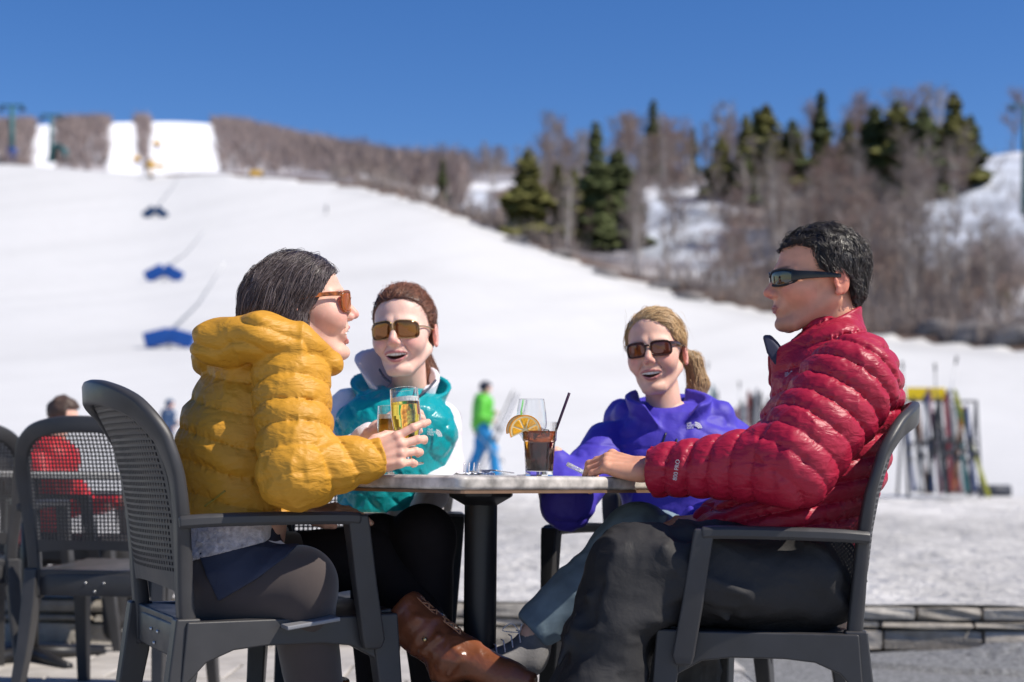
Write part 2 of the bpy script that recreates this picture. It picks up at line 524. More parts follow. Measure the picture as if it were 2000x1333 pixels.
RUNS = [(215, 250), (292, 402)]
def chill(v):
    px = 1000 + v[:, 0] / v[:, 1] * F; Y = v[:, 1]
    P = v.astype(np.float32)
    n1 = vnoise(P, 0.035, 21) + 0.6 * vnoise(P, 0.11, 22) + 0.4 * vnoise(P * np.array((1, 1, 2.5), dtype=np.float32), 0.3, 23)
    brown = np.array((0.16, 0.115, 0.095)); rock = np.array((0.26, 0.25, 0.27)); snow = np.array((0.78, 0.79, 0.82))
    c = np.repeat(brown[None], len(v), 0)
    m = np.clip((n1 + 0.02) * 4, 0, 1)[:, None]; c = c * (1 - m) + snow * m
    n2 = vnoise(P, 0.06, 24); m = np.clip((n2 - 0.15) * 5, 0, 1)[:, None]; c = c * (1 - m) + rock * m
    # pale icy rock faces seen on the hillside
    yy = HZ - (v[:, 2] - EYE) * F / Y
    for cx, cy, rx, ry in ((1320, 430, 95, 75), (1880, 400, 130, 60), (1960, 320, 90, 40), (1400, 500, 60, 60), (1830, 470, 60, 40), (920, 395, 45, 28)):
        e = ((px - cx) / rx) ** 2 + ((yy - cy) / ry) ** 2 + 0.7 * n1
        m = (np.clip((1.1 - e) * 2, 0, 1) * (Y < 500))[:, None]
        c = c * (1 - m) + np.array((0.62, 0.66, 0.74)) * (0.75 + 0.35 * vnoise(P, 0.2, 31))[:, None] * m
    YEv = np.interp(px, PXT, T_YE)
    near = np.clip(1.3 - (Y - YEv) / 14, 0, 1)[:, None]; c = c * (1 - near) + brown * .8 * near
    far = Y > 380
    fl = far & (px < 760)
    g = np.clip(0.28 + 0.3 * n1, 0.14, 0.75)[:, None] * np.array((1.0, 0.95, 0.98))
    c = np.where(fl[:, None], g, c)
    widen = np.clip((800 - Y) / 400, 0, 1)
    for a, b in RUNS:
        m = fl & (px > a - 12 * widen) & (px < b + 22 * widen)
        c = np.where(m[:, None], np.array((0.9, 0.9, 0.91)), c)
    m = fl & (px > 60) & (px < 104)
    c = np.where(m[:, None], np.array((0.85, 0.85, 0.87)), c)
    band = fl & (px > 420) & (yy > 262) & (yy < 300) & (n1 > -0.35)
    c = np.where(band[:, None], np.array((0.7, 0.7, 0.75)), c)
    return np.clip(c, 0.02, 0.95)
sheet('forest_hillside', np.geomspace(105, 1400, 240), -0.75, 0.75, 420, M['hill'],
      lambda X, Y: np.where(Y >= np.interp(1000 + X / Y * F, PXT, T_YE), tz(X, Y), terrain(X / Y, Y) - 0.5), chill)

# the patio: slabs on the left, gritty ground on the right
gz = lambda X, Y: 0 * X
g = sheet('patio', np.linspace(0.8, 6.3, 60), -3.0, 3.0, 80, M['gravel'], lambda X, Y: gz(X, Y) - 0.012 + 0 * X)
b = MB(); b.box((0, -20, -0.3), (120, 60, 0.5))
tag(b.build('ground', mat('bounce_snow', (.66, .655, .65), .8)), kind='structure')  # unseen ground round the camera, made snow white to bounce fill light
pav = None
for r in range(4):
    for c in range(16):
        w, l = 0.42, 0.36
        x = -3.6 + c * 0.43 + (r % 2) * 0.2; y = 4.95 + r * 0.37
        if x > 0.85: continue
        if pav is None:
            m_ = MB(); m_.box((0, 0, 0), (w, l, 0.05)); pav = m_.build('paver', M['paver'], bevel=0.006)
            o = pav
        else:
            o = pav.copy(); COL.objects.link(o)
        o.location = (x, y, -0.018 + random.uniform(-0.003, 0.003)); o.rotation_euler = (random.uniform(-.006, .006), random.uniform(-.006, .006), random.uniform(-.01, .01))
        o.parent = g

# low dry stone wall that holds back the snow
wl = empty('stone_wall', (0, 6.18, 0), 'low dry stone retaining wall along the foot of the grey snow bank', 'wall')
bk = MB(); bk.box((0, 6.31, 0.085), (9.4, 0.18, 0.17)); bk.build('core', M['joint'], wl)
def stone(cx, cz, w, h, d):
    n = 5
    bm = bmesh.new(); bmesh.ops.create_cube(bm, size=1)
    bmesh.ops.subdivide_edges(bm, edges=bm.edges, cuts=1, use_grid_fill=True)
    sd = random.random() * 100
    for v in bm.verts:
        p = v.co.copy()
        q = Vector((p.x * w, p.y * d, p.z * h))
        e = (abs(p.x) > .45) + (abs(p.y) > .45) + (abs(p.z) > .45)
        k = 0.0035 * max(0, e - 1)
        q.x -= math.copysign(k, p.x); q.z -= math.copysign(k, p.z); q.y -= math.copysign(k, p.y)
        q += Vector((random.uniform(-.003, .003), random.uniform(-.009, .009), random.uniform(-.002, .002)))
        v.co = q
    me = bpy.data.meshes.new('stone'); bm.to_mesh(me); bm.free()
    t = random.uniform(0.75, 1.3)
    at = me.color_attributes.new('col', 'FLOAT_COLOR', 'POINT')
    warm = random.uniform(-0.02, 0.03)
    cc = np.tile(np.array((0.34 * t + warm, 0.31 * t + warm * .5, 0.27 * t, 1), dtype=np.float32), len(me.vertices)); at.data.foreach_set('color', cc)
    me.materials.append(M['stone_a'])
    o = bpy.data.objects.new('stone', me); COL.objects.link(o); o.location = (cx, 6.2 + random.uniform(-.012, .012), cz)
    parent_keep(o, wl)
M['stone_a'] = mat('wall_stone_varied', attr='col', rough=0.85, spec=0.2, noise=0.3, nscale=14, bump=0.8, bscale=60, bdist=0.006)
z = 0.0
for h, lo_, hi_ in ((0.094, 0.28, 0.52), (0.036, 0.16, 0.5), (0.062, 0.25, 0.6)):
    x = -4.2
    while x < 4.2:
        w = random.uniform(lo_, hi_)
        stone(x + w / 2, z + h / 2, w - 0.006, h - 0.0035, 0.13)
        x += w
    z += h
# heap of grit at the foot of the wall
def zheap(X, Y):
    P = np.stack([X, Y, np.zeros_like(X)], -1).astype(np.float32).reshape(-1, 3)
    n = (vnoise(P, 9, 41) * 0.4 + vnoise(P, 35, 42) * 0.22).reshape(X.shape)
    e = np.exp(-((X - 2.35) / 0.62) ** 2 - ((Y - 5.75) / 0.22) ** 2)
    return 0.012 + e * 0.085 * (1 + n) - 0.02 * (e < 0.08)
v_, u_ = np.meshgrid(np.linspace(5.1, 6.12, 90), np.linspace(0.9, 4.2, 200), indexing='ij')
zz = zheap(u_, v_)
i, j = np.meshgrid(np.arange(89), np.arange(199), indexing='ij'); q = (i * 200 + j).ravel()
o = mesh_obj('grit_heap', np.stack([u_, v_, zz], -1).reshape(-1, 3), np.stack([q, q + 1, q + 201, q + 200], 1), mat('grit', (0.2, 0.2, 0.2), 0.95, noise=0.5, nscale=50, bump=1, bscale=140, bdist=0.01))
tag(o, 'long low heap of dark grit against the foot of the stone wall', 'grit', kind='stuff')

# ------------------------------------------------------------------ trees
M['bark_grey'] = mat('bark_grey', (0.22, 0.18, 0.165), 0.9, spec=0.1, noise=0.3, nscale=3)
M['bark_birch'] = mat('bark_birch', (0.55, 0.5, 0.46), 0.8, spec=0.15, noise=0.3, nscale=2)
M['twig'] = mat('twigs', (0.30, 0.25, 0.225), 0.9, spec=0.1, noise=0.25, nscale=0.5)
M['twig_red'] = mat('twigs_reddish', (0.30, 0.215, 0.185), 0.9, spec=0.1, noise=0.25, nscale=0.5)
M['needle'] = mat('needles_dark', (0.075, 0.09, 0.034), 0.8, spec=0.2, noise=0.5, nscale=0.7)
M['needle_olive'] = mat('needles_olive', (0.14, 0.135, 0.04), 0.8, spec=0.2, noise=0.5, nscale=0.7)
def bare_tree_mesh(seed, H=10.0, spread=0.22, multi=1):
    r = random.Random(seed); T = MB(); B = MB()
    for m_ in range(multi):
        lean = (r.uniform(-.08, .08) * (1 + 1.5 * (multi > 1)), r.uniform(-.08, .08))
        pts = [np.array((lean[0] * z_ + 0.12 * math.sin(z_ * .6 + m_ * 2), lean[1] * z_, z_)) for z_ in np.linspace(-1.2, H, 8)]
        rad = list(np.linspace(0.15, 0.03, 8))
        T.tube(pts, rad, 5, cap=False)
        nb = 27 // (1 + (multi > 1))
        for k in range(nb):
            t = r.uniform(0.22, 0.98); p0 = pts[0] * 0 + np.array([np.interp(t * H, [p[2] for p in pts], [p[i] for p in pts]) for i in range(3)])
            az = r.uniform(0, 6.283); L = H * spread * (1.25 - t) * r.uniform(.7, 1.3) + 0.5
            up = r.uniform(.6, 1.3)
            d = nrm((math.cos(az), math.sin(az), up)); p1 = p0 + d * L * .55; p2 = p1 + nrm(d + np.array((0, 0, .5))) * L * .5
            T.tube([p0, p1, p2], [0.045, 0.03, 0.015], 3, cap=False)
            for q in range(8):
                s = r.uniform(.2, 1); b0 = p0 + (p1 - p0) * s * 1.8 if s < .55 else p1 + (p2 - p1) * (s - .5) * 2
                dd = nrm(d + np.array((r.uniform(-1, 1), r.uniform(-1, 1), r.uniform(-.2, .9)))); l = r.uniform(.5, 1.3)
                e1 = b0 + dd * l
                B.tube([b0, e1], [0.022, 0.008], 3, cap=False)
                for w in range(3):
                    s2 = r.uniform(.2, .9); dd2 = nrm(dd + np.array((r.uniform(-1, 1), r.uniform(-1, 1), r.uniform(-.3, .8))))
                    B.tube([b0 + dd * l * s2, b0 + dd * l * s2 + dd2 * r.uniform(.3, .8)], [0.014, 0.006], 3, cap=False)
    return T, B
def conifer_mesh(seed, H=10.0, R=2.2, ragged=0.3):
    r = random.Random(seed); T = MB(); C = MB()
    T.tube([(0, 0, -1.2), (0.05, 0, H * .5), (0, 0, H)], [0.2, 0.12, 0.02], 6, cap=False)
    z_ = H * 0.06
    while z_ < H * .985:
        t = z_ / H; rr = R * (1 - t) ** 0.62 * (0.72 + 0.28 * math.sin(t * 17 + seed) * (1 - t)) * r.uniform(1 - ragged, 1 + ragged * .7) + 0.12
        n = max(5, int(13 * (1 - t) + 5))
        for k in range(n):
            az = r.uniform(0, 6.283); L = rr * r.uniform(.55, 1.12)
            d = np.array((math.cos(az), math.sin(az), 0)); s = np.array((-d[1], d[0], 0)); w = L * .38 + .12
            c = np.array((0, 0, z_ + r.uniform(-.15, .15)))
            m1 = c + d * L * .5 + np.array((0, 0, .12 * L)); e = c + d * L + np.array((0, 0, -.22 * L))
            dr = np.array((0, 0, -0.16 * L - .08))
            jw = [r.uniform(.7, 1.2) for _ in range(4)]
            C.add([c, m1 + s * w * jw[0] + dr, m1, m1 - s * w * jw[1] + dr, e, m1 * .45 + e * .55 + s * w * .75 * jw[2] + dr * 1.6, m1 * .45 + e * .55 - s * w * .75 * jw[3] + dr * 1.6],
                  [(0, 1, 2), (0, 2, 3), (2, 1, 5), (2, 5, 4), (2, 4, 6), (2, 6, 3)])
        z_ += H * 0.021 * r.uniform(.8, 1.3)
    return T, C
def build_proto(T, C, tm, cm, cname):
    t = T.build('trunk', tm, smooth=True); c = C.build(cname, cm, smooth=False)
    a, b_ = t.data, c.data
    bpy.data.objects.remove(t); bpy.data.objects.remove(c)
    return a, b_
PROTO = {}
PROTO['bare'] = [build_proto(*bare_tree_mesh(s, 10, .2, mu), M['bark_grey'], tw, 'twigs') for s, mu, tw in ((1, 1, M['twig']), (2, 1, M['twig_red']), (3, 2, M['twig']), (4, 1, M['twig_red']))]
PROTO['birch'] = [build_proto(*bare_tree_mesh(s, 10, .15, mu), M['bark_birch'], M['twig'], 'twigs') for s, mu in ((5, 1), (6, 2), (7, 3))]
PROTO['conifer'] = [build_proto(*conifer_mesh(s, 10, R_, .35), M['bark_grey'], mm, 'needles') for s, R_, mm in ((11, 1.7, M['needle']), (12, 2.3, M['needle_olive']), (13, 3.0, M['needle_olive']), (14, 2.7, M['needle']))]
def plant(kind, variant, x, Y, h, label, cat, group, wide=1.0):
    tm, cm = PROTO[kind][variant]
    nm = {'bare': 'bare_tree', 'birch': 'birch_tree', 'conifer': 'conifer_tree'}[kind]
    z_ = float(tz(x, Y))
    e = empty(nm, (x, Y, z_), label, cat, group, random.uniform(0, 6.28)); s = h / 10.0
    e.scale = (s * wide, s * wide, s)
    for nme, me in (('trunk', tm), ('crown', cm)):
        o = bpy.data.objects.new(nme, me); COL.objects.link(o); o.parent = e
    return e
CON = [(863, 310, 408, 0, 'small dark conifer standing alone where the snow run meets the trees'),
       (1030, 322, 500, 2, 'broad low conifer left of the tall pair, beyond the teal vest side of the run'),
       (1162, 238, 492, 0, 'tallest ragged conifer in the middle of the wood'),
       (1205, 290, 478, 3, 'wide conifer just right of the tallest ragged one'),
       (1275, 195, 345, 0, 'slim pointed spruce standing clear against the blue sky'),
       (1408, 270, 385, 2, 'bushy conifer between the slim spruce and the dark clump'),
       (1352, 250, 350, 0, 'thin conifer right behind the slim spruce'),
       (1495, 205, 372, 2, 'wide olive conifer left of centre in the right wood'),
       (1545, 235, 370, 3, 'conifer filling the gap beside the wide olive one'),
       (1602, 178, 352, 0, 'tall narrow conifer above the man in the red jacket'),
       (1655, 235, 372, 1, 'conifer left end of the dense dark clump'),
       (1705, 205, 382, 3, 'conifer second in the dense dark clump'),
       (1752, 195, 388, 2, 'conifer in the heart of the dense dark clump'),
       (1800, 205, 392, 3, 'conifer behind the yellowish ones in the dark clump'),
       (1862, 178, 372, 1, 'pointed dark conifer at the right end of the clump'),
       (1893, 225, 350, 3, 'last conifer before the open snowy bank'),
       (1960, 555, 600, 2, 'small dark conifer low on the bank at the right edge'),
       (1455, 300, 400, 3, 'low conifer under the bare crowns right of the slim spruce'),
       (1120, 330, 470, 1, 'olive conifer between the broad low one and the tallest')]
for px, yt, yb, vr, lb in CON:
    Y = max(hit(px, yb, 60), float(np.interp(px, PXT, T_YE)) + 9); h = (yb - yt) * Y / F * 1.02
    plant('conifer', vr, (unroll(px, yb)[0] - 1000) * Y / F, Y, h, lb, 'conifer', 'conifers on the hillside', wide=1.3 if vr == 0 else 1.55)
rc = random.Random(5)
for i in range(16):
    px = rc.choice((rc.uniform(1430, 1560), rc.uniform(1600, 1900), rc.uniform(1010, 1240))); yb = rc.uniform(345, 400) if px > 1300 else rc.uniform(400, 470)
    Y = max(hit(px, yb, 60), float(np.interp(px, PXT, T_YE)) + 12)
    plant('conifer', rc.randrange(4), (unroll(px, yb)[0] - 1000) * Y / F, Y, rc.uniform(90, 150) * Y / F, 'ragged evergreen among the bare trees of the upper wood', 'conifer', 'evergreens mixed into the wood', wide=rc.uniform(1.2, 1.6))
rt = random.Random(99)
cnt = 0; tries = 0
while cnt < 285 and tries < 5000:
    tries += 1
    px = rt.uniform(690, 2060); a = (px - 1000) / F
    YE = np.interp(px, PXT, T_YE); Y3 = np.interp(px, PXT, T_Y3)
    t = rt.random() ** 0.9
    Y = YE + 3 + t * (Y3 - YE) * 1.02
    yy = HZ - (float(tz(a * Y, Y)) - EYE) * F / Y
    if px > 1860 and yy < 500 and yy > 285 and rt.random() < 0.85: continue
    if 1250 < px < 1390 and 360 < yy < 560 and rt.random() < 0.6: continue
    bi = rt.random() < 0.3
    h = rt.uniform(6.0, 11.5) * (0.8 + 0.45 * t)
    if px < 1050: h *= .50
    if 1420 < px < 1900 and 300 < yy < 400 and rt.random() < .65: continue
    plant('birch' if bi else 'bare', rt.randrange(3 if bi else 4), a * Y, Y, h,
          'bare birch with a pale trunk in the hillside wood' if bi else 'bare grey brown broadleaf tree in the hillside wood',
          'tree', 'birches in the hillside wood' if bi else 'bare trees in the hillside wood', wide=rt.uniform(.9, 1.3))
    cnt += 1
# undergrowth: brown brush all over the hillside, and the far wood on the mountain
def twig_mass(name, n, gen, mt, label, cat):
    V_, F_ = [], []
    rg = np.random.default_rng(3)
    base, hgt, wd, m = gen(rg, n)
    k = 7
    N = len(base)
    az = rg.uniform(0, 6.283, (N, k)); tilt = rg.uniform(.1, .75, (N, k)); L = hgt[:, None] * rg.uniform(.5, 1.05, (N, k))
    d = np.stack([np.cos(az) * tilt, np.sin(az) * tilt, np.ones_like(az)], -1); d /= np.linalg.norm(d, axis=-1, keepdims=True)
    b0 = np.repeat(base[:, None], k, 1) + rg.normal(0, .12, (N, k, 3)) * hgt[:, None, None] * .4
    tip = b0 + d * L[..., None]
    s = np.stack([-np.sin(az + 1), np.cos(az + 1), 0 * az], -1) * wd[:, None, None]
    mid = b0 + d * L[..., None] * .55 + rg.normal(0, .06, (N, k, 3)) * hgt[:, None, None]
    v = np.stack([b0 - s * .5, b0 + s * .5, mid + s * .8, mid - s * .8, tip], 2).reshape(-1, 3)
    q = np.arange(N * k) * 5
    f = np.concatenate([np.stack([q, q + 1, q + 2], 1), np.stack([q, q + 2, q + 3], 1), np.stack([q + 3, q + 2, q + 4], 1)])
    o = mesh_obj(name, v, f, mt, smooth=False)
    return tag(o, label, cat, kind='stuff')
def gen_brush(rg, n):
    px = rg.uniform(640, 2150, n); a = (px - 1000) / F
    YE = np.interp(px, PXT, T_YE); Y3 = np.interp(px, PXT, T_Y3)
    Y = YE + 1 + rg.random(n) ** 1.2 * (Y3 - YE) * 1.05
    z_ = tz(a * Y, Y); yy = HZ - (z_ - EYE) * F / Y
    P = np.stack([a * Y, Y, z_], -1)
    keep = (vnoise(P.astype(np.float32), 0.05, 51) > -0.35)
    keep &= ~((px > 1800) & (yy < 480) & (yy > 288) & (rg.random(n) < .9)) & ~((px > 1255) & (px < 1385) & (yy > 370) & (yy < 540) & (rg.random(n) < .7))
    P = P[keep]
    return P, rg.uniform(1.5, 4.6, len(P)), np.full(len(P), .055), None
twig_mass('brush', 5500, gen_brush, M['twig'], 'tangle of leafless brown brush covering the hillside', 'brush')
def gen_far(rg, n):
    px = rg.uniform(-80, 900, n * 2); a = (px - 1000) / F
    Y2 = np.interp(px, PXT, T_Y2); Y3 = np.interp(px, PXT, T_Y3)
    Y = Y2 + rg.random(len(px)) ** .8 * (Y3 * 1.02 - Y2)
    keep = np.ones(len(px), bool)
    wdn = np.clip((800 - Y) / 400, 0, 1)
    for a0, b0 in RUNS: keep &= ~((px > a0 - 8 * wdn) & (px < b0 + 18 * wdn))
    keep &= ~((px > 62) & (px < 103)) & ~((px < 62) & (rg.random(len(px)) < .3))
    jit = rg.normal(0, 5, len(px)); keep &= ~((px + jit > 205) & (px + jit < 262)) & ~((px + jit > 283) & (px + jit < 410) & (Y > 600))
    keep &= rg.random(len(px)) < .5
    px, a, Y = px[keep], a[keep], Y[keep]
    z_ = tz(a * Y, Y)
    return np.stack([a * Y, Y, z_], -1), rg.uniform(3, 7, len(px)), np.full(len(px), .16), None
twig_mass('far_wood', 9000, gen_far, mat('far_twigs', (0.29, 0.23, 0.215), 0.9, spec=.05, noise=.2, nscale=.1), 'grey brown leafless wood covering the far mountain top beside the ski runs', 'wood')

# boulders along the edge of the run
M['rock'] = mat('rock', (0.2, 0.185, 0.18), 0.9, spec=.15, noise=.35, nscale=2, bump=.8, bscale=4, bdist=.1)
for k, (px, py, s) in enumerate(((1290, 570, 2.0), (1345, 590, 1.6), (1830, 655, 2.6), (1905, 668, 3.2), (1985, 672, 3.4), (1000, 478, 1.8), (1090, 505, 1.6), (1180, 545, 2.0))):
    Y = hit(px, py - 6, 60); bm = bmesh.new(); bmesh.ops.create_icosphere(bm, subdivisions=3, radius=s * .6)
    vs = np.array([v.co for v in bm.verts], dtype=np.float32); n = vnoise(vs + k * 9, 0.8, 61) + .5 * vnoise(vs + k * 9, 2.0, 62)
    for v, q in zip(bm.verts, n): v.co *= 1 + .3 * q; v.co.z *= .65; v.co.x *= 1.5
    me = bpy.data.meshes.new('boulder'); bm.to_mesh(me); bm.free(); me.materials.append(M['rock'])
    for p in me.polygons: p.use_smooth = True
    o = bpy.data.objects.new('boulder', me); COL.objects.link(o); x = (px - 1000) * Y / F
    o.location = (x, Y, float(tz(x, Y)) + .1); tag(o, ('grey boulder at the edge of the run above the purple jacket', 'grey boulder at the edge of the run just left of the man in red', 'brown boulder at the edge of the run behind the head of the man', 'long brown boulder on the bank right of the man in red', 'brown boulder at the far right end of the wooded bank', 'highest grey boulder, below the broad low conifer', 'grey boulder second highest along the wooded edge', 'grey boulder third highest along the wooded edge')[k], 'boulder', 'boulders along the edge of the run')

# ------------------------------------------------------------------ things standing on the slope
M['blue_pad'] = mat('blue_vinyl', (0.01, 0.075, 0.32), .45, noise=.12, nscale=3)
M['steel'] = mat('galvanised_steel', (.42, .43, .45), .45, metal=.6, noise=.1)
M['yellow'] = mat('yellow_paint', (.75, .42, .02), .5, noise=.1, nscale=4)
M['teal_steel'] = mat('green_painted_steel', (.03, .12, .13), .5)
M['black_pl'] = mat('black_plastic_far', (.03, .03, .035), .5)
def lance(px, py, wpx, tip, label, ang, dark=False):
    Y = hit(px, py - 2); x = (unroll(px, py)[0] - 1000) * Y / F; z_ = float(terrain(np.array(x / Y), np.array(Y)))
    e = empty('snow_lance', (x, Y, z_), label, 'snow lance', 'snow lances up the slope')
    w = wpx * Y / F
    top = V(tip[0], tip[1], Y) - (x, Y, z_)
    s = MB(); s.tube([(0, 0, -.4), (0, 0, w * .35), tuple(top * .5 + (0, 0, 0)), tuple(top)], [.09, .09, .05, .03], 6)
    s.build('mast', M['steel'], e, local=True, smooth=True)
    for sg in (-1, 1):
        p = MB(); c = np.array((sg * w * .27, 0, w * .22))
        R = np.array(Matrix.Rotation(sg * (ang + .12), 3, 'Y'))
        p.box(c, (w * .60, .5, w * .36), R); p.build('crash_pad', M['blue_pad'] if not dark else mat('dark_blue_vinyl', (.015, .05, .13), .5), e, local=True, bevel=w * .04)
    return e
lance(303, 428, 44, (372, 305), 'highest snow lance on the slope with a dark blue crash pad', .55, True)
lance(320, 552, 66, (408, 440), 'middle snow lance on the slope with a bright blue crash pad', .35)
lance(331, 682, 86, (440, 512), 'lowest snow lance on the slope with a wide blue crash pad', .12)
# yellow snow gun on its post near the crest
Y = hit(289, 349); x = (289 - 1000) * Y / F; z_ = float(terrain(np.array(x / Y), np.array(Y))); u = Y / F
e = empty('snow_gun', (x, Y, z_), 'yellow snow gun on a post just below the crest of the run', 'snow gun')
s = MB(); s.tube([(0, 0, -.3), (0, 0, 22 * u)], .16, 6); s.build('post', M['yellow'], e, local=True, smooth=True)
s = MB(); s.tube([(-5 * u, 0, 26 * u), (6 * u, 0, 30 * u)], [6.5 * u, 5.5 * u], 12); s.build('barrel', M['yellow'], e, local=True, smooth=True)
s = MB(); s.box((13 * u, 0, 24 * u), (26 * u, .5, 6 * u)); s.build('wing', M['yellow'], e, local=True)
s = MB(); s.box((0, 0, .3), (10 * u, .8, 5 * u)); s.build('base_pad', M['black_pl'], e, local=True, bevel=.1)
for px, py, nm, mt_, lb in ((262, 322, 'snow_gun', 'yellow', 'small yellow snow gun left of the one on the post'), (301, 292, 'snow_gun', 'yellow', 'yellow snow gun high above the one on the post')):
    Y = hit(px, py); x = (px - 1000) * Y / F; z_ = float(tz(x, Y)); u = Y / F
    e = empty(nm, (x, Y, z_), lb, 'snow gun')
    s = MB(); s.tube([(-6 * u, 0, 10 * u), (5 * u, 0, 12 * u)], [6 * u, 5 * u], 10); s.build('barrel', M[mt_], e, local=True, smooth=True)
    s = MB(); s.tube([(0, 0, -.2), (0, 0, 9 * u)], 1.4 * u, 6); s.box((2 * u, 0, 5 * u), (7 * u, 1, 4 * u)); s.build('stand', M['blue_pad'], e, local=True)
# yellow banner on two posts
Y = hit(495, 352); x = (495 - 1000) * Y / F; z_ = float(terrain(np.array(x / Y), np.array(Y))); u = Y / F
e = empty('slope_banner', (x, Y, z_), 'small yellow banner on two posts along the crest of the run', 'banner')
s = MB(); s.box((0, 0, 14 * u), (26 * u, .08, 9 * u)); s.build('sheet', M['yellow'], e, local=True)
for sg in (-1, 1):
    s = MB(); s.tube([(sg * 12 * u, 0, -.3), (sg * 12 * u, 0, 18 * u)], .07, 5); s.build('post', M['black_pl'], e, local=True)
def tower(px, pyb, pyt, label, pad, arm, Y=None, thick=6):
    Y = Y or hit(px, pyb); x = (px - 1000) * Y / F; z_ = float(tz(x, Y)); u = Y / F
    e = empty('lift_tower', (x, Y, z_), label, 'lift tower')
    H = EYE - (pyt - HZ) * u - z_
    s = MB(); s.tube([(0, 0, -1), (0, 0, H)], [thick * u, thick * .7 * u], 10); s.build('pole', M['teal_steel'], e, local=True, smooth=True)
    s = MB(); s.box((0, 0, H), (arm * u, 4 * u, 4 * u)); s.build('crossarm', M['teal_steel'], e, local=True, bevel=.05)
    for sg in (-1, 1):
        s = MB()
        s.box((sg * arm * .45 * u, 0, H - 5 * u), (arm * .22 * u, 3 * u, 2.4 * u))
        for k in range(4): s.tube([(sg * arm * .45 * u + (k - 1.5) * arm * .05 * u, -2 * u, H - 8 * u), (sg * arm * .45 * u + (k - 1.5) * arm * .05 * u, 2 * u, H - 8 * u)], 2.2 * u, 8)
        s.build('sheave_train', M['black_pl'], e, local=True)
    if pad:
        s = MB(); s.tube([(0, 0, 0), (0, 0, 26 * u)], 10 * u, 10); s.build('crash_pad', M['blue_pad'], e, local=True, smooth=False)
tower(17, 316, 216, 'green lift tower with a blue pad at the left edge of the slope', True, 46)
tower(94, 318, 234, 'thin green lift tower right of the padded one', False, 40, thick=4)
tower(1996, 420, 198, 'dark green lift tower with a wheeled crossarm at the right edge', False, 60, thick=7)
# dark arched snow tunnel beside the tower
Y = hit(112, 316); x = (112 - 1000) * Y / F; z_ = float(terrain(np.array(x / Y), np.array(Y))); u = Y / F
e = empty('lift_hut', (x, Y, z_), 'dark round arched lift hut at the crest beside the thin tower', 'hut')
pts = [(math.cos(t) * 14 * u, 0, math.sin(t) * 30 * u) for t in np.linspace(0, math.pi, 14)]
s = MB(); s.sweep(pts, [(-3, -3 * u), (3, -3 * u), (3, 3 * u), (-3, 3 * u)], (0, 0.001, 1), cap=True)
s.tube(pts, 4 * u, 6); s.build('arch', M['teal_steel'], e, local=True)
s = MB(); s.box((0, 2, 9 * u), (18 * u, .4, 18 * u)); s.build('door', M['steel'], e, local=True)
# ------------------------------------------------------------------ patio chairs
M['chair'] = mat('chair_plastic', (0.042, 0.041, 0.043), 0.42, spec=0.45, noise=0.18, nscale=14, bump=0.25, bscale=700, bdist=0.0006, rvar=0.07)
M['screw'] = mat('screw_metal', (0.5, 0.5, 0.5), 0.35, metal=0.8)
def cx_(z, y): return float(np.interp(z, [0.3, .42, .55, .64, .72, .80, .86, .90], [-.198, -.2, -.207, -.217, -.232, -.256, -.288, -.325])) - 0.035 * (1 - (y / .23) ** 2) * min(1, max(0, (z - .36) / .2))
HOOP = [(-.200, .345), (-.203, .43), (-.208, .52), (-.220, .62), (-.230, .70), (-.230, .765), (-.212, .825), (-.165, .868), (-.09, .889), (0, .895)]
HOOP = HOOP + [(-y, z) for y, z in HOOP[-2::-1]]
def extrude_poly(mb, poly, y0, y1):
    n = len(poly); v = [(x, y0, z) for x, z in poly] + [(x, y1, z) for x, z in poly]
    mb.add(v, [tuple(range(n)), tuple(range(2 * n - 1, n - 1, -1))] + [(i, (i + 1) % n, n + (i + 1) % n, n + i) for i in range(n)])
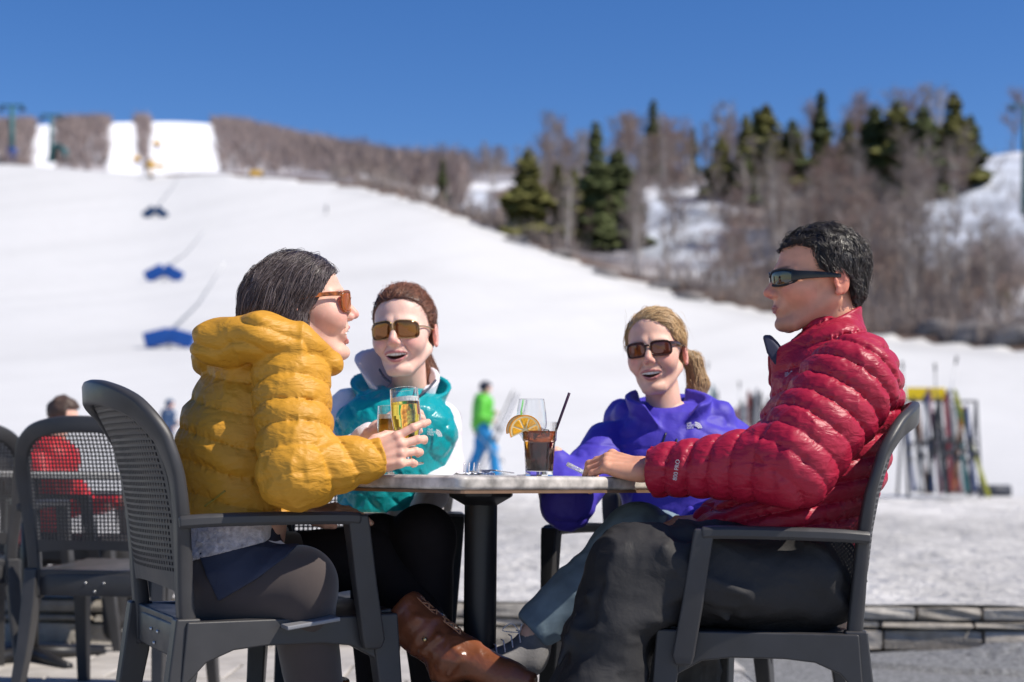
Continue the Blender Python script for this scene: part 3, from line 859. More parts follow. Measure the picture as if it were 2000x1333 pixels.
def make_chair(label):
    e = empty('patio_chair', (0, 0, 0), label, 'chair')
    mt = M['chair']; kw = dict(local=True, bevel=0.004)
    s = MB(); poly = [(.232, .425), (.236, .44), (-.205, .44), (-.205, .425)]
    s.add([(.235, -.215, .445), (.235, .215, .445), (.12, .225, .432), (-.1, .215, .428), (-.215, .20, .436), (-.215, -.20, .436), (-.1, -.215, .428), (.12, -.225, .432),
           (.235, -.215, .405), (.235, .215, .405), (.12, .225, .41), (-.1, .215, .41), (-.215, .20, .41), (-.215, -.20, .41), (-.1, -.215, .41), (.12, -.225, .41)],
          [(0, 1, 2, 7), (7, 2, 3, 6), (6, 3, 4, 5), (9, 8, 15, 10), (10, 15, 14, 11), (11, 14, 13, 12), (0, 8, 9, 1), (1, 9, 10, 2), (2, 10, 11, 3), (3, 11, 12, 4), (4, 12, 13, 5), (5, 13, 14, 6), (6, 14, 15, 7), (7, 15, 8, 0)])
    s.build('seat', mt, e, **kw)
    # arched back frame
    P2 = cr([(y, z, 0) for y, z in HOOP], 6)
    pts = [np.array((cx_(p[1], p[0]), p[0], p[1])) for p in P2]
    secs = []; ups = []
    for p in pts:
        k = np.clip((p[2] - .45) / .3, 0, 1); w = .040 + .012 * k; t = .034 - .010 * k
        secs.append([(a, b) for a, b in rrect(t, w, .008, 3)])
        ups.append(nrm((0, -p[1], (-(p[2] - .66)) * 1.0 if p[2] > .66 else 0.0001)))
    s = MB(); s.sweep(pts, secs, ups); s.build('backrest_frame', mt, e, local=True, smooth=True)
    # perforated back panel: bars and square holes
    pitch, hole = 0.0122, 0.0074
    ys = np.arange(-16, 17) * pitch; zs = .535 + np.arange(0, 29) * pitch
    yl = np.sort(np.concatenate([ys - hole / 2, ys + hole / 2])); zl = np.sort(np.concatenate([zs - hole / 2, zs + hole / 2]))
    yl = np.concatenate([[yl[0] - .012], yl, [yl[-1] + .012]]); zl = np.concatenate([[zl[0] - .030], zl, [zl[-1] + .012]])
    oy = np.array([abs(p[0]) for p in P2[:len(P2) // 2 + 1]]); oz = np.array([p[1] for p in P2[:len(P2) // 2 + 1]])
    def half_w(z): return float(np.interp(z, oz, oy))
    ny, nz = len(yl), len(zl); V_ = []; th = .0045
    for side in (0, 1):
        for z in zl:
            for y in yl:
                zz = z - (.012 * (y / .2) ** 2 if z == zl[0] else 0)
                V_.append((cx_(zz, y) - .004 - side * th, y, zz))
    def inside(i, j):
        y = (yl[i] + yl[i + 1]) / 2; z = (zl[j] + zl[j + 1]) / 2; return abs(y) < half_w(z) - .006 and z < .885
    solid = {}
    for j in range(nz - 1):
        for i in range(ny - 1):
            hl = (i % 2 == 1) and (j % 2 == 1) and 0 < i < ny - 2 and 0 < j < nz - 2
            ed = abs((yl[i] + yl[i + 1]) / 2) > half_w((zl[j] + zl[j + 1]) / 2) - .026
            solid[i, j] = inside(i, j) and not (hl and not ed)
    F_ = []; o_ = ny * nz
    vi = lambda i, j, s_: s_ * o_ + j * ny + i
    for (i, j), sd in solid.items():
        if not sd: continue
        F_.append((vi(i, j, 0), vi(i + 1, j, 0), vi(i + 1, j + 1, 0), vi(i, j + 1, 0)))
        F_.append((vi(i, j, 1), vi(i, j + 1, 1), vi(i + 1, j + 1, 1), vi(i + 1, j, 1)))
        for di, dj, a, b in ((-1, 0, (i, j), (i, j + 1)), (1, 0, (i + 1, j + 1), (i + 1, j)), (0, -1, (i + 1, j), (i, j)), (0, 1, (i, j + 1), (i + 1, j + 1))):
            if not solid.get((i + di, j + dj), False):
                F_.append((vi(*b, 0), vi(*a, 0), vi(*a, 1), vi(*b, 1)))
    mesh_obj('backrest_panel', V_, F_, mt, e, smooth=False, local=True)
    # rear rail with screws
    s = MB(); pts = [np.array((cx_(.40, y) - .004, y, .388)) for y in np.linspace(-.195, .195, 9)]
    s.sweep(pts, rrect(.016, .072, .006), (0, 0, 1)); s.build('rear_rail', mt, e, local=True, smooth=True)
    for y, z in ((-.03, .395), (.03, .395), (0, .368)):
        s = MB(); R = np.array(Matrix.Rotation(math.radians(-90), 3, 'Y')); s.lathe([(.0001, .0035), (.003, .003), (.0042, 0)], 10, (cx_(.4, y) - .0135, y, z), R); s.build('screw', M['screw'], e, local=True, smooth=True)
    s = MB(); s.sweep([np.array((.225, y, .392)) for y in (-.2, -.1, 0, .1, .2)], rrect(.018, .06, .006), (0, 0, 1)); s.build('front_rail', mt, e, local=True, smooth=True)
    for sg in (-1, 1):
        s = MB(); up = (0, 1, 0)
        s.add(*loft([(.206, sg * .222, .437, .062, .046), (.210, sg * .222, .40, .060, .046), (.226, sg * .226, .25, .050, .042), (.268, sg * .236, 0, .036, .036)]))
        s.build('leg', mt, e, local=True, bevel=.005)
        s = MB(); s.add(*loft([(-.205, sg * .21, .44, .050, .042), (-.215, sg * .212, .33, .058, .044), (-.235, sg * .22, .2, .050, .040), (-.285, sg * .235, 0, .036, .034)]))
        s.build('leg', mt, e, local=True, bevel=.005)
        s = MB(); top = [(.235, .434), (-.21, .434)]
        arch = [(-.225, .27), (-.206, .315), (-.17, .352), (-.115, .374), (-.05, .380), (.07, .380), (.135, .372), (.185, .345), (.215, .305), (.232, .25)]
        extrude_poly(s, top + arch, sg * .205, sg * .239); s.build('side_rail', mt, e, local=True, bevel=.004)
        # armrest: flat arm and the front upright that runs down outside the seat
        s = MB(); pts = cr([(-.228, sg * .232, .632), (-.15, sg * .246, .637), (0, sg * .258, .640), (.10, sg * .262, .640), (.138, sg * .262, .638)], 4)
        s.sweep(pts, [(a, b) for a, b in rrect(.050, .026, .007)], (0, 0, 1))
        s.add(*loft([(.131, sg * .262, .647, .046, .046), (.136, sg * .262, .62, .046, .044), (.155, sg * .258, .50, .048, .034), (.176, sg * .253, .385, .050, .026), (.176, sg * .252, .365, .036, .022)]))
        s.build('armrest', mt, e, local=True, bevel=.006)
    return e
def loft(secs):
    """rectangular sections (x,y,z,dx,dy) joined from top to bottom"""
    v = []; f = []
    for x, y, z, dx, dy in secs:
        v += [(x - dx / 2, y - dy / 2, z), (x + dx / 2, y - dy / 2, z), (x + dx / 2, y + dy / 2, z), (x - dx / 2, y + dy / 2, z)]
    n = len(secs)
    for i in range(n - 1):
        for k in range(4): f.append((i * 4 + k, i * 4 + (k + 1) % 4, (i + 1) * 4 + (k + 1) % 4, (i + 1) * 4 + k))
    f.append((0, 1, 2, 3)); f.append((4 * n - 1, 4 * n - 2, 4 * n - 3, 4 * n - 4))
    return v, f
def place(e, local_pt, world_xy, deg, z=0.0):
    a = math.radians(deg); lx, ly = local_pt
    e.location = (world_xy[0] - (lx * math.cos(a) - ly * math.sin(a)), world_xy[1] - (lx * math.sin(a) + ly * math.cos(a)), z)
    e.rotation_euler = (0, 0, a)
    return e
chairA = make_chair('dark grey patio chair with perforated back under the woman in the mustard jacket')
proto_chair = chairA
def chair_copy(label):
    c = copy_tree(proto_chair); c['label'] = label; c['group'] = 'dark grey patio chairs'
    return c
chairA['group'] = 'dark grey patio chairs'
CH = {}
for k, lb in (('B', 'dark grey patio chair under the man in the red jacket'),
              ('C', 'dark grey patio chair under the woman in the teal vest'),
              ('D', 'dark grey patio chair under the woman in the purple jacket'),
              ('E', 'empty patio chair with its back to the viewer, left of the mustard jacket'),
              ('F', 'patio chair cut off by the left edge, facing the round grey table'),
              ('G', 'patio chair under the person in the bright red coat'),
              ('H', 'patio chair half seen beyond the table at the left edge')):
    CH[k] = chair_copy(lb)
def wxy(px, Y): return ((px - 1000) * Y / F, Y)
place(chairA, (-.205, -.215), wxy(372, 2.93), 27)
chairA.scale = (1.03, 1.03, 1.03)
place(CH['B'], (-.205, .215), wxy(1690, 2.92), 172)
CH['B'].scale = (0.92, 1, 1)
place(CH['C'], (-.25, 0), (-.418, 4.0), -88)
place(CH['D'], (-.25, 0), (.50, 3.96), -114, -.03)
place(CH['E'], (-.2, .21), wxy(68, 4.55), 84)
place(CH['F'], (-.2, -.2), wxy(20, 5.0), 118)
place(CH['G'], (-.1, 0), wxy(96, 6.1), 0)
place(CH['H'], (0, 0), wxy(-20, 6.4), 20)

# ------------------------------------------------------------------ the table
M['tabletop'] = None
def table_material():
    m = mat('tabletop_stone', (0.45, 0.415, 0.38), 0.42, spec=0.5, noise=0.75, nscale=24, bump=0.15, bscale=150, bdist=0.001)
    return m
M['tabletop'] = table_material()
M['ply'] = mat('tabletop_edge_band', (0.17, 0.10, 0.06), 0.6, noise=0.2, nscale=30)
M['cast'] = mat('cast_iron_black', (0.018, 0.018, 0.02), 0.42, spec=0.5, noise=0.1, nscale=60, bump=0.3, bscale=400, bdist=0.0008)
TY = 3.30; TX = (940 - 1000) * TY / F
tb = empty('pedestal_table', (TX, TY, 0), 'square stone look bistro table on a single black post', 'table', rz=math.radians(-93.5 + 0))
def tabletop(z0, z1, half, r, name, mtl, bev):
    n = 5; pts = []
    for cx, cy, a0 in ((half - r, half - r, 0), (-half + r, half - r, 90), (-half + r, -half + r, 180), (half - r, -half + r, 270)):
        for k in range(n):
            a = math.radians(a0 + 90 * k / (n - 1)); pts.append((cx + r * math.cos(a), cy + r * math.sin(a)))
    R = Matrix.Rotation(math.radians(45), 3, 'Z')
    v = [tuple(R @ Vector((x, y, z0))) for x, y in pts] + [tuple(R @ Vector((x, y, z1))) for x, y in pts]; m = len(pts)
    s = MB(); s.add(v, [tuple(range(m))[::-1], tuple(range(m, 2 * m))] + [(i, (i + 1) % m, m + (i + 1) % m, m + i) for i in range(m)])
    return s.build(name, mtl, tb, local=True, bevel=bev, seg=4)
TH = .355
tabletop(.7225, .751, TH, .02, 'tabletop', M['tabletop'], .009)
tabletop(.716, .7222, TH - .002, .02, 'edge_band', M['ply'], .0)
s = MB()
n = 8; v = []
for r_, z in ((.078, .7155), (.078, .703), (.040, .682)):
    for k in range(n):
        a = 2 * math.pi * (k + .5) / n; v.append((r_ * math.cos(a), r_ * math.sin(a), z))
s.add(v, [tuple(range(n))] + [(i * n + k, i * n + (k + 1) % n, (i + 1) * n + (k + 1) % n, (i + 1) * n + k) for i in range(2) for k in range(n)] + [tuple(range(3 * n - 1, 2 * n - 1, -1))])
s.build('top_bracket', M['cast'], tb, local=True, bevel=.003)
s = MB(); s.lathe([(.038, .69), (.038, .04)], 40); s.build('post', M['cast'], tb, local=True, smooth=True)
for k in range(4):
    a = math.radians(45 + 90 * k); s = MB(); d = np.array((math.cos(a), math.sin(a), 0))
    s.tube([d * .02 + (0, 0, .05), d * .2 + (0, 0, .035), d * .33 + (0, 0, .012)], [.035, .028, .02], 10, flat=((0, 0, 1), .6)); s.build('foot', M['cast'], tb, local=True, smooth=True)
# ------------------------------------------------------------------ people: heads, hands, cloth
M['skin'] = mat('skin', attr='col', rough=0.48, spec=0.4, noise=0.09, nscale=45, bump=0.25, bscale=700, bdist=0.0006, sss=0.2)
M['teeth'] = mat('teeth', (0.88, 0.85, 0.78), 0.25, spec=0.5)
M['mouth'] = mat('mouth_inside', (0.09, 0.018, 0.016), 0.4)

def skin_col(base, P, lips=None, blush=None, extra=None):
    pass

class Head:
    """a head in its own frame: x forward, y to its left, z up, origin between the ears at eye height"""
    def __init__(s, origin, fw, up=(0, 0, 1), k=1.0, mouth=(0.0245, 0.004, 2.0), jaw=0.0, male=False, neck_to=None, skin=(.55, .33, .25), lip=(.5, .17, .15),
                 neck_r=.052, width=1.0, brow=.4, browc=(.10, .06, .045)):
        s.brow = brow; s.browc = browc
        s.o = np.asarray(origin, float); s.R = frame(fw, up); s.k = k; s.mw, s.oh, s.curv = mouth; s.jaw = jaw; s.male = male
        s.skin = np.array(skin); s.lipc = np.array(lip); s.neck_r = neck_r; s.wd = width
        s.neck_to = s.to_local(neck_to) if neck_to is not None else np.array((-.055, 0, -.2))
        s.zm = -.0665 - jaw * .25          # mouth line
    def to_local(s, p): return ((np.asarray(p) - s.o) @ s.R) / s.k
    def to_world(s, p): return (np.asarray(p) * s.k) @ s.R.T + s.o
    def lipz(s, y):
        e = np.clip(1 - np.abs(y / s.mw) ** 3.2, 0, 1)
        mid = s.zm + s.curv * y ** 2 * 8 - .0015 * (s.curv > .5)
        return mid + s.oh * .42 * e, mid - s.oh * .58 * e
    def lipx(s, y): return .0985 + (.003 if s.male else 0) - 13.5 * y ** 2
    def f(s, P):
        k = s.jaw; Q = P.copy(); A = np.abs(Q[:, 1]); S = np.stack([Q[:, 0], A / s.wd, Q[:, 2]], 1)
        E = lambda c, r, R=None: ell(S, c, r, R)
        d = E((-.010, 0, .040), (.099, .076, .083))
        d = smin(d, E((.030, 0, -.026), (.062, .060, .080)), .03)
        m = 1.0 if s.male else 0.0
        d = smin(d, cap(S, (-.022, .053, -.045 - .3 * k), (.058, .020 + .004 * m, -.100 - k), .017 + .002 * m, .017 + .002 * m), .022)
        d = smin(d, E((.070 + .007 * m, 0, -.101 - k), (.021, .022 + .003 * m, .018)), .016)
        d = smin(d, E((.054, .038, -.024), (.026, .026, .024)), .036)               # cheekbone
        if s.curv > .5: d = smin(d, E((.066, .039, -.040), (.021, .018, .019)), .02)   # smiling cheek
        d = smin(d, cap(S, (.087, .012, .021), (.066, .046, .017), .008 + .001 * m, .004), .022)
        d = smax(d, -E((.099, .032, -.001), (.013, .019, .012)), .012)
        d = smin(d, E((.078, .031, .000), (.013, .014, .0125)), .004)                # eyeball under its lid
        d = smin(d, cap(S, (.089, 0, .012), (.112, 0, -.026), .0075, .0098), .010)
        d = smin(d, cap(S, (.080, .003, .004), (.098, .005, -.031), .0095, .0092), .008)
        w_ = 1.0 if s.male else .86
        d = smin(d, E((.113, 0, -.031), (.0120 * w_, .0112 * w_, .0100 * w_)), .006)
        d = smin(d, E((.102, .0122 * w_, -.0355), (.0108 * w_, .0062, .0074)), .005)
        d = smax(d, -E((.105, .0065, -.0435), (.0055, .0032, .004)), .002)
        d = smin(d, E((.077 + .003 * m, 0, -.062 - .3 * k), (.021, .030, .024)), .014)
        # opening of the mouth
        y = A
        zu, zl = s.lipz(y); zc = (zu + zl) / 2; hf = (zu - zl) / 2
        if s.oh > .002:
            cut = np.maximum(np.maximum(np.abs(Q[:, 2] - zc) - hf, y - s.mw), .070 - Q[:, 0])
            d = smax(d, -cut, .0015)
        else:
            d = smax(d, -np.maximum(np.abs(Q[:, 2] - zc) - .0006, .09 - Q[:, 0] + 0 * y), .0015)
        for up in (0, 1):
            pts = []
            for t in (0, .4, .78, 1.0):
                yy = s.mw * t; a, b = s.lipz(np.array(yy)); pts.append((float(s.lipx(yy)) - (.10 * s.oh if up else .001 + .32 * s.oh), yy, float(a + .0016 * (1 - t) if up else b - .0022 * (1 - t))))
            rr = (.0030, .0032, .0026, .0016) if up else (.0040, .0038, .0030, .0016)
            for i in range(3): d = smin(d, cap(S, pts[i], pts[i + 1], rr[i], rr[i + 1]), .0035)
        if s.curv > .5: d = smax(d, -cap(S, (.0905, .022, -.040), (.079, s.mw + .0095, -.068), .0016, .0016), .005)
        # ear
        er = E((-.034, .0765, -.008), (.019, .0085, .031), frame((1, .25, -.12)))
        er = smax(er, -E((-.029, .085, -.004), (.0105, .006, .019)), .004)
        er = smin(er, E((-.026, .079, -.034), (.008, .005, .008)), .004)
        er = smin(er, E((-.020, .078, -.010), (.005, .006, .007)), .003)
        d = smin(d, er, .004)
        nk = cap(Q, (-.030, 0, -.055), s.neck_to, s.neck_r, s.neck_r * 1.1)
        d = smin(d, nk, .018)
        return d
    def lipmask(s, P):
        y = np.abs(P[:, 1]); zu, zl = s.lipz(y)
        band = (P[:, 2] < zu + .0046 * np.clip(1 - (y / s.mw) ** 2, 0, 1) + .0008) & (P[:, 2] > zl - .0062 * np.clip(1 - (y / s.mw) ** 2, 0, 1) - .0008)
        return band & (y < s.mw + .001) & (P[:, 0] > .078)
    def colors(s, W):
        P = ((W - s.o) @ s.R) / s.k
        c = np.repeat(s.skin[None], len(P), 0).astype(float)
        red = np.exp(-((np.abs(P[:, 1]) - .045) / .02) ** 2 - ((P[:, 2] + .03) / .025) ** 2) * (P[:, 0] > .02) * .8 + np.exp(-((P[:, 0] - .118) / .015) ** 2 - (P[:, 2] + .032) ** 2 / .0003) * .8
        red = red + (np.abs(P[:, 1]) > .0725 + .35 * np.clip(P[:, 2], 0, 1)) * (P[:, 0] < -.012) * (P[:, 0] > -.06) * (np.abs(P[:, 2] + .012) < .036) * .9
        c *= 1 - np.clip(red, 0, 1)[:, None] * np.array((.03, .30, .26))
        if s.male:
            st = np.clip((-P[:, 2] - .045) / .03, 0, 1) * (P[:, 0] > -.03) * np.clip((P[:, 2] + .135) / .02, 0, 1) * .75
            c = c * (1 - .30 * st[:, None]) + np.array((.02, .02, .022)) * st[:, None]
        n = vnoise(P.astype(np.float32), 60, 71)[:, None]; n2 = vnoise(P.astype(np.float32), 22, 73)[:, None]; c *= 1 + .07 * n + .05 * n2 * np.array((.2, 1, 1))
        lm = s.lipmask(P); c[lm] = s.lipc
        zu, zl = s.lipz(np.abs(P[:, 1]))
        ins = (P[:, 2] < zu - .0008) & (P[:, 2] > zl + .0008) & (np.abs(P[:, 1]) < s.mw) & (P[:, 0] > .06) & (P[:, 0] < .0935 - 13.5 * P[:, 1] ** 2) & (s.oh > .002)
        c[ins] = (.10, .02, .018)
        # brows
        ay = np.abs(P[:, 1]); zb = .0205 + .0035 * np.sin(np.clip((ay - .012) / .038, 0, 1) * 2.2)
        w = np.exp(-((P[:, 2] - zb) / .0030) ** 2) * np.clip((ay - .010) / .006, 0, 1) * np.clip((.050 - ay) / .008, 0, 1) * (P[:, 0] > .05) * s.brow
        c = c * (1 - w[:, None]) + np.array(s.browc) * w[:, None]
        return np.clip(c, 0, 1)
    def mesh(s, h=.0022):
        g = lambda P: s.f(P)
        lo = np.array((-.125, -.098, -.17)); hi = np.array((.135, .098, .135))
        v, q = surface(g, lo, hi, h)
        return s.to_world(v), q

def join_meshes(parts):
    vs, fs, b = [], [], 0
    for v, q in parts:
        vs.append(v); fs.append(q + b); b += len(v)
    return np.concatenate(vs), np.concatenate(fs)

def hand_sdf(P, W, pd, pn, fingers, k=1.0, thumb=None, side=1.0, plen=.088, pw=.078):
    """W wrist point, pd palm direction, pn back-of-hand normal, side=+1 when the thumb lies on the pd x pn side.
    fingers: four tuples (length, [bend angles], spread) from index to little finger; bends curl away from pn"""
    pd = nrm(pd); pn = nrm(pn - np.dot(pn, pd) * pd); ps = np.cross(pd, pn) * side
    d = cap(P, W - pd * .03 * k, W + pd * .012 * k, .026 * k, .027 * k, flat=(pn, .75))
    kn = []
    for i, off in enumerate((.030, .0105, -.0095, -.029)):
        b = W + ps * off * .55 * k + pd * .01 * k
        e = W + pd * (plen - (.0, -.003, .003, .011)[i]) * k + ps * off * k
        kn.append(e)
        d = smin(d, cap(P, b, e, .0145 * k, .0105 * k), .012 * k)
    d = smin(d, ell(P, W + pd * .045 * k - pn * .006 * k, np.array((.045, .036, .013)) * k, np.stack([pd, ps, pn], 1)), .012 * k)
    for i in range(4):
        d = smin(d, cap(P, W + ps * (.030, .0105, -.0095, -.029)[i] * .45 * k + pn * .0125 * k + pd * .01 * k, kn[i] + pn * .0085 * k, .0025 * k, .0030 * k), .005 * k)
        d = smin(d, sph(P, kn[i] + pn * .0035 * k, .0105 * k), .005 * k)
    tips = []
    for i, (L, bends, spr) in enumerate(fingers):
        cur = kn[i]; ang = 0.0; segs = (L * .46, L * .30, L * .24); r = (.0093, .0098, .0092, .0080)[i] * k
        dirb = nrm(pd + ps * spr)
        for j in range(3):
            ang += math.radians(bends[j])
            dd = dirb * math.cos(ang) - pn * math.sin(ang)
            nx = cur + dd * segs[j] * k
            fc = cap(P, cur, nx, r * (1.04 - .07 * j), r * (.95 - .07 * j))
            d = smin(d, fc, .0045 * k if j == 0 else .0022 * k)
            d = smin(d, sph(P, nx + pn * .0008 * k, r * (1.02 - .09 * j)), .002 * k) if j < 2 else d
            if j == 2:
                nrml = pn * math.cos(ang) + dirb * math.sin(ang)
                d = smax(d, -ell(P, nx - dd * .001 * k + nrml * r * .95, np.array((.0062, .0050, .0014)) * k, np.stack([dd, np.cross(nrml, dd), nrml], 1)), .0006)
            cur = nx
        tips.append(cur)
    if thumb is not None:
        b, pts = thumb[0], thumb[1:]
        cur = W + pd * .018 * k + ps * .022 * k
        rr = (.0165, .0125, .0108, .0092)
        chain = [cur] + [W + (pd * a + ps * b_ - pn * c) * k for a, b_, c in thumb]
        for j in range(len(chain) - 1):
            d = smin(d, cap(P, chain[j], chain[j + 1], rr[j] * k, rr[min(3, j + 1)] * k), .010 * k if j == 0 else .003 * k)
    return d

def hand_mesh(W, *a, h=.0022, ext=.24, **kw):
    W = np.asarray(W, float); g = lambda P: hand_sdf(P, W, *a, **kw)
    return surface(g, W - ext, W + ext, h)

def strands_mesh(paths, rad, sides=3):
    """paths (N,K,3) -> tapering tubes"""
    N, K, _ = paths.shape
    T = np.gradient(paths, axis=1); T /= np.linalg.norm(T, axis=-1, keepdims=True) + 1e-9
    ref = np.array((.3, .9, .2)); U = np.cross(T, ref); U /= np.linalg.norm(U, axis=-1, keepdims=True) + 1e-9
    W = np.cross(T, U)
    tt = np.linspace(0, 1, K); prof = np.minimum(1, .5 + tt * 4) * np.clip((1 - tt) * 3.0, .15, 1)
    r = (np.asarray(rad).reshape(-1, 1) * prof)[..., None]
    vs = np.stack([paths + (U * math.cos(a) + W * math.sin(a)) * r for a in [2 * math.pi * q / sides for q in range(sides)]], 2)
    v = vs.reshape(-1, 3)
    n, k, s_ = np.meshgrid(np.arange(N), np.arange(K - 1), np.arange(sides), indexing='ij')
    a = (n * K + k) * sides + s_; b = (n * K + k) * sides + (s_ + 1) % sides
    f = np.stack([a, b, b + sides, a + sides], -1).reshape(-1, 4)
    return v, f

def hair_obj(name, base, strands, mt, parent, color, var=.3, cols2=None):
    parts = [base] if base is not None else []
    nb = len(base[0]) if base is not None else 0
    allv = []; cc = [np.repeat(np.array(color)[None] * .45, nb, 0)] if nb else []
    for paths, rad in strands:
        v, f = strands_mesh(paths, rad); parts.append((v, f))
        K = paths.shape[1] * 3; t = RNG.uniform(1 - var, 1 + var, len(paths))
        c = np.repeat(np.array(color)[None], len(paths), 0) * t[:, None]
        if cols2 is not None:
            m = RNG.random(len(paths))[:, None]; c = (np.array(color) * (1 - m) + np.array(cols2) * m) * t[:, None]
        cc.append(np.repeat(c, K, 0))
    v, f = join_meshes(parts)
    o = mesh_obj(name, v, f, mt, parent); set_col(o, np.clip(np.concatenate(cc), 0, 1)); return o

M['hair'] = mat('hair', attr='col', rough=0.4, spec=0.55, sheen=0.0)

def poly_sd(x, z, pts):
    """signed distance to a closed 2D polygon, negative inside"""
    p = np.stack([x, z], -1); n = len(pts); best = np.full(len(x), 1e9); ins = np.zeros(len(x), bool)
    for i in range(n):
        a = np.array(pts[i], float); b = np.array(pts[(i + 1) % n], float); ab = b - a
        t = np.clip((p - a) @ ab / (ab @ ab), 0, 1); q = p - a - t[:, None] * ab
        best = np.minimum(best, (q * q).sum(1))
        c = ((a[1] > z) != (b[1] > z)) & (x < (b[0] - a[0]) * (z - a[1]) / ((b[1] - a[1]) + 1e-12) + a[0]); ins ^= c
    return np.where(ins, -1, 1) * np.sqrt(best)

def grad(f, P, e=.0015):
    d0 = f(P); g = np.stack([f(P + np.array(v, dtype=np.float32) * e) - d0 for v in ((1, 0, 0), (0, 1, 0), (0, 0, 1))], 1)
    return d0, g / (np.linalg.norm(g, axis=1, keepdims=True) + 1e-9)

def grow(f, roots, flow, K, step, lift=(.001, .004), wave=0.0, wscale=40, seed=0):
    """strands that follow flow along the surface f=0; returns (N,K,3)"""
    P = roots.astype(np.float32); out = [P.copy()]; N = len(P)
    h = RNG.uniform(lift[0], lift[1], N).astype(np.float32)
    st = RNG.uniform(.7, 1.15, N)[:, None] * step
    ph = RNG.uniform(-1, 1, (N, 3)) * .33; h = np.where(RNG.random(N) < .06, h + .005, h).astype(np.float32)
    for k in range(K - 1):
        d0, g = grad(f, P)
        v = flow(P) + ph
        if wave: v = v + wave * np.stack([vnoise(P + 7 * i, wscale, seed + i) for i in range(3)], 1)
        v = v - g * (v * g).sum(1, keepdims=True)
        v /= np.linalg.norm(v, axis=1, keepdims=True) + 1e-9
        P = (P + v * st).astype(np.float32)
        d0, g = grad(f, P)
        P = (P - g * (d0 - h)[:, None] * .8).astype(np.float32)
        out.append(P.copy())
    return np.stack(out, 1)

def make_hair(name, head, f, lo, hi, flow, n, K, step, rad, color, parent, h=.004, lift=(.0005, .004), wave=.3, wscale=40, cols2=None, rootmask=None, extra=None, var=.3, edge=None):
    """hair made of a dense under layer and many strands, built in the head's own frame"""
    v, q = surface(f, lo, hi, h)
    m = np.ones(len(v), bool) if rootmask is None else rootmask(v)
    idx = np.where(m)[0]; pw = np.ones(len(idx))
    if edge is not None: pw = 1 + 2.2 * np.exp(-(poly_sd(v[idx, 0], v[idx, 2], edge) / .009) ** 2)
    r = v[RNG.choice(idx, n, p=pw / pw.sum())] + RNG.normal(0, .001, (n, 3))
    S = grow(f, r, flow, K, step, lift, wave, wscale)
    st = [(head.to_world(S.reshape(-1, 3)).reshape(S.shape), RNG.uniform(rad[0], rad[1], n))]
    if extra is not None:
        for E_ in extra: st.append((head.to_world(E_.reshape(-1, 3)).reshape(E_.shape), np.full(len(E_), rad[0] * .6)))
    return hair_obj(name, (head.to_world(v), q), st, M['hair'], parent, color, var, cols2)

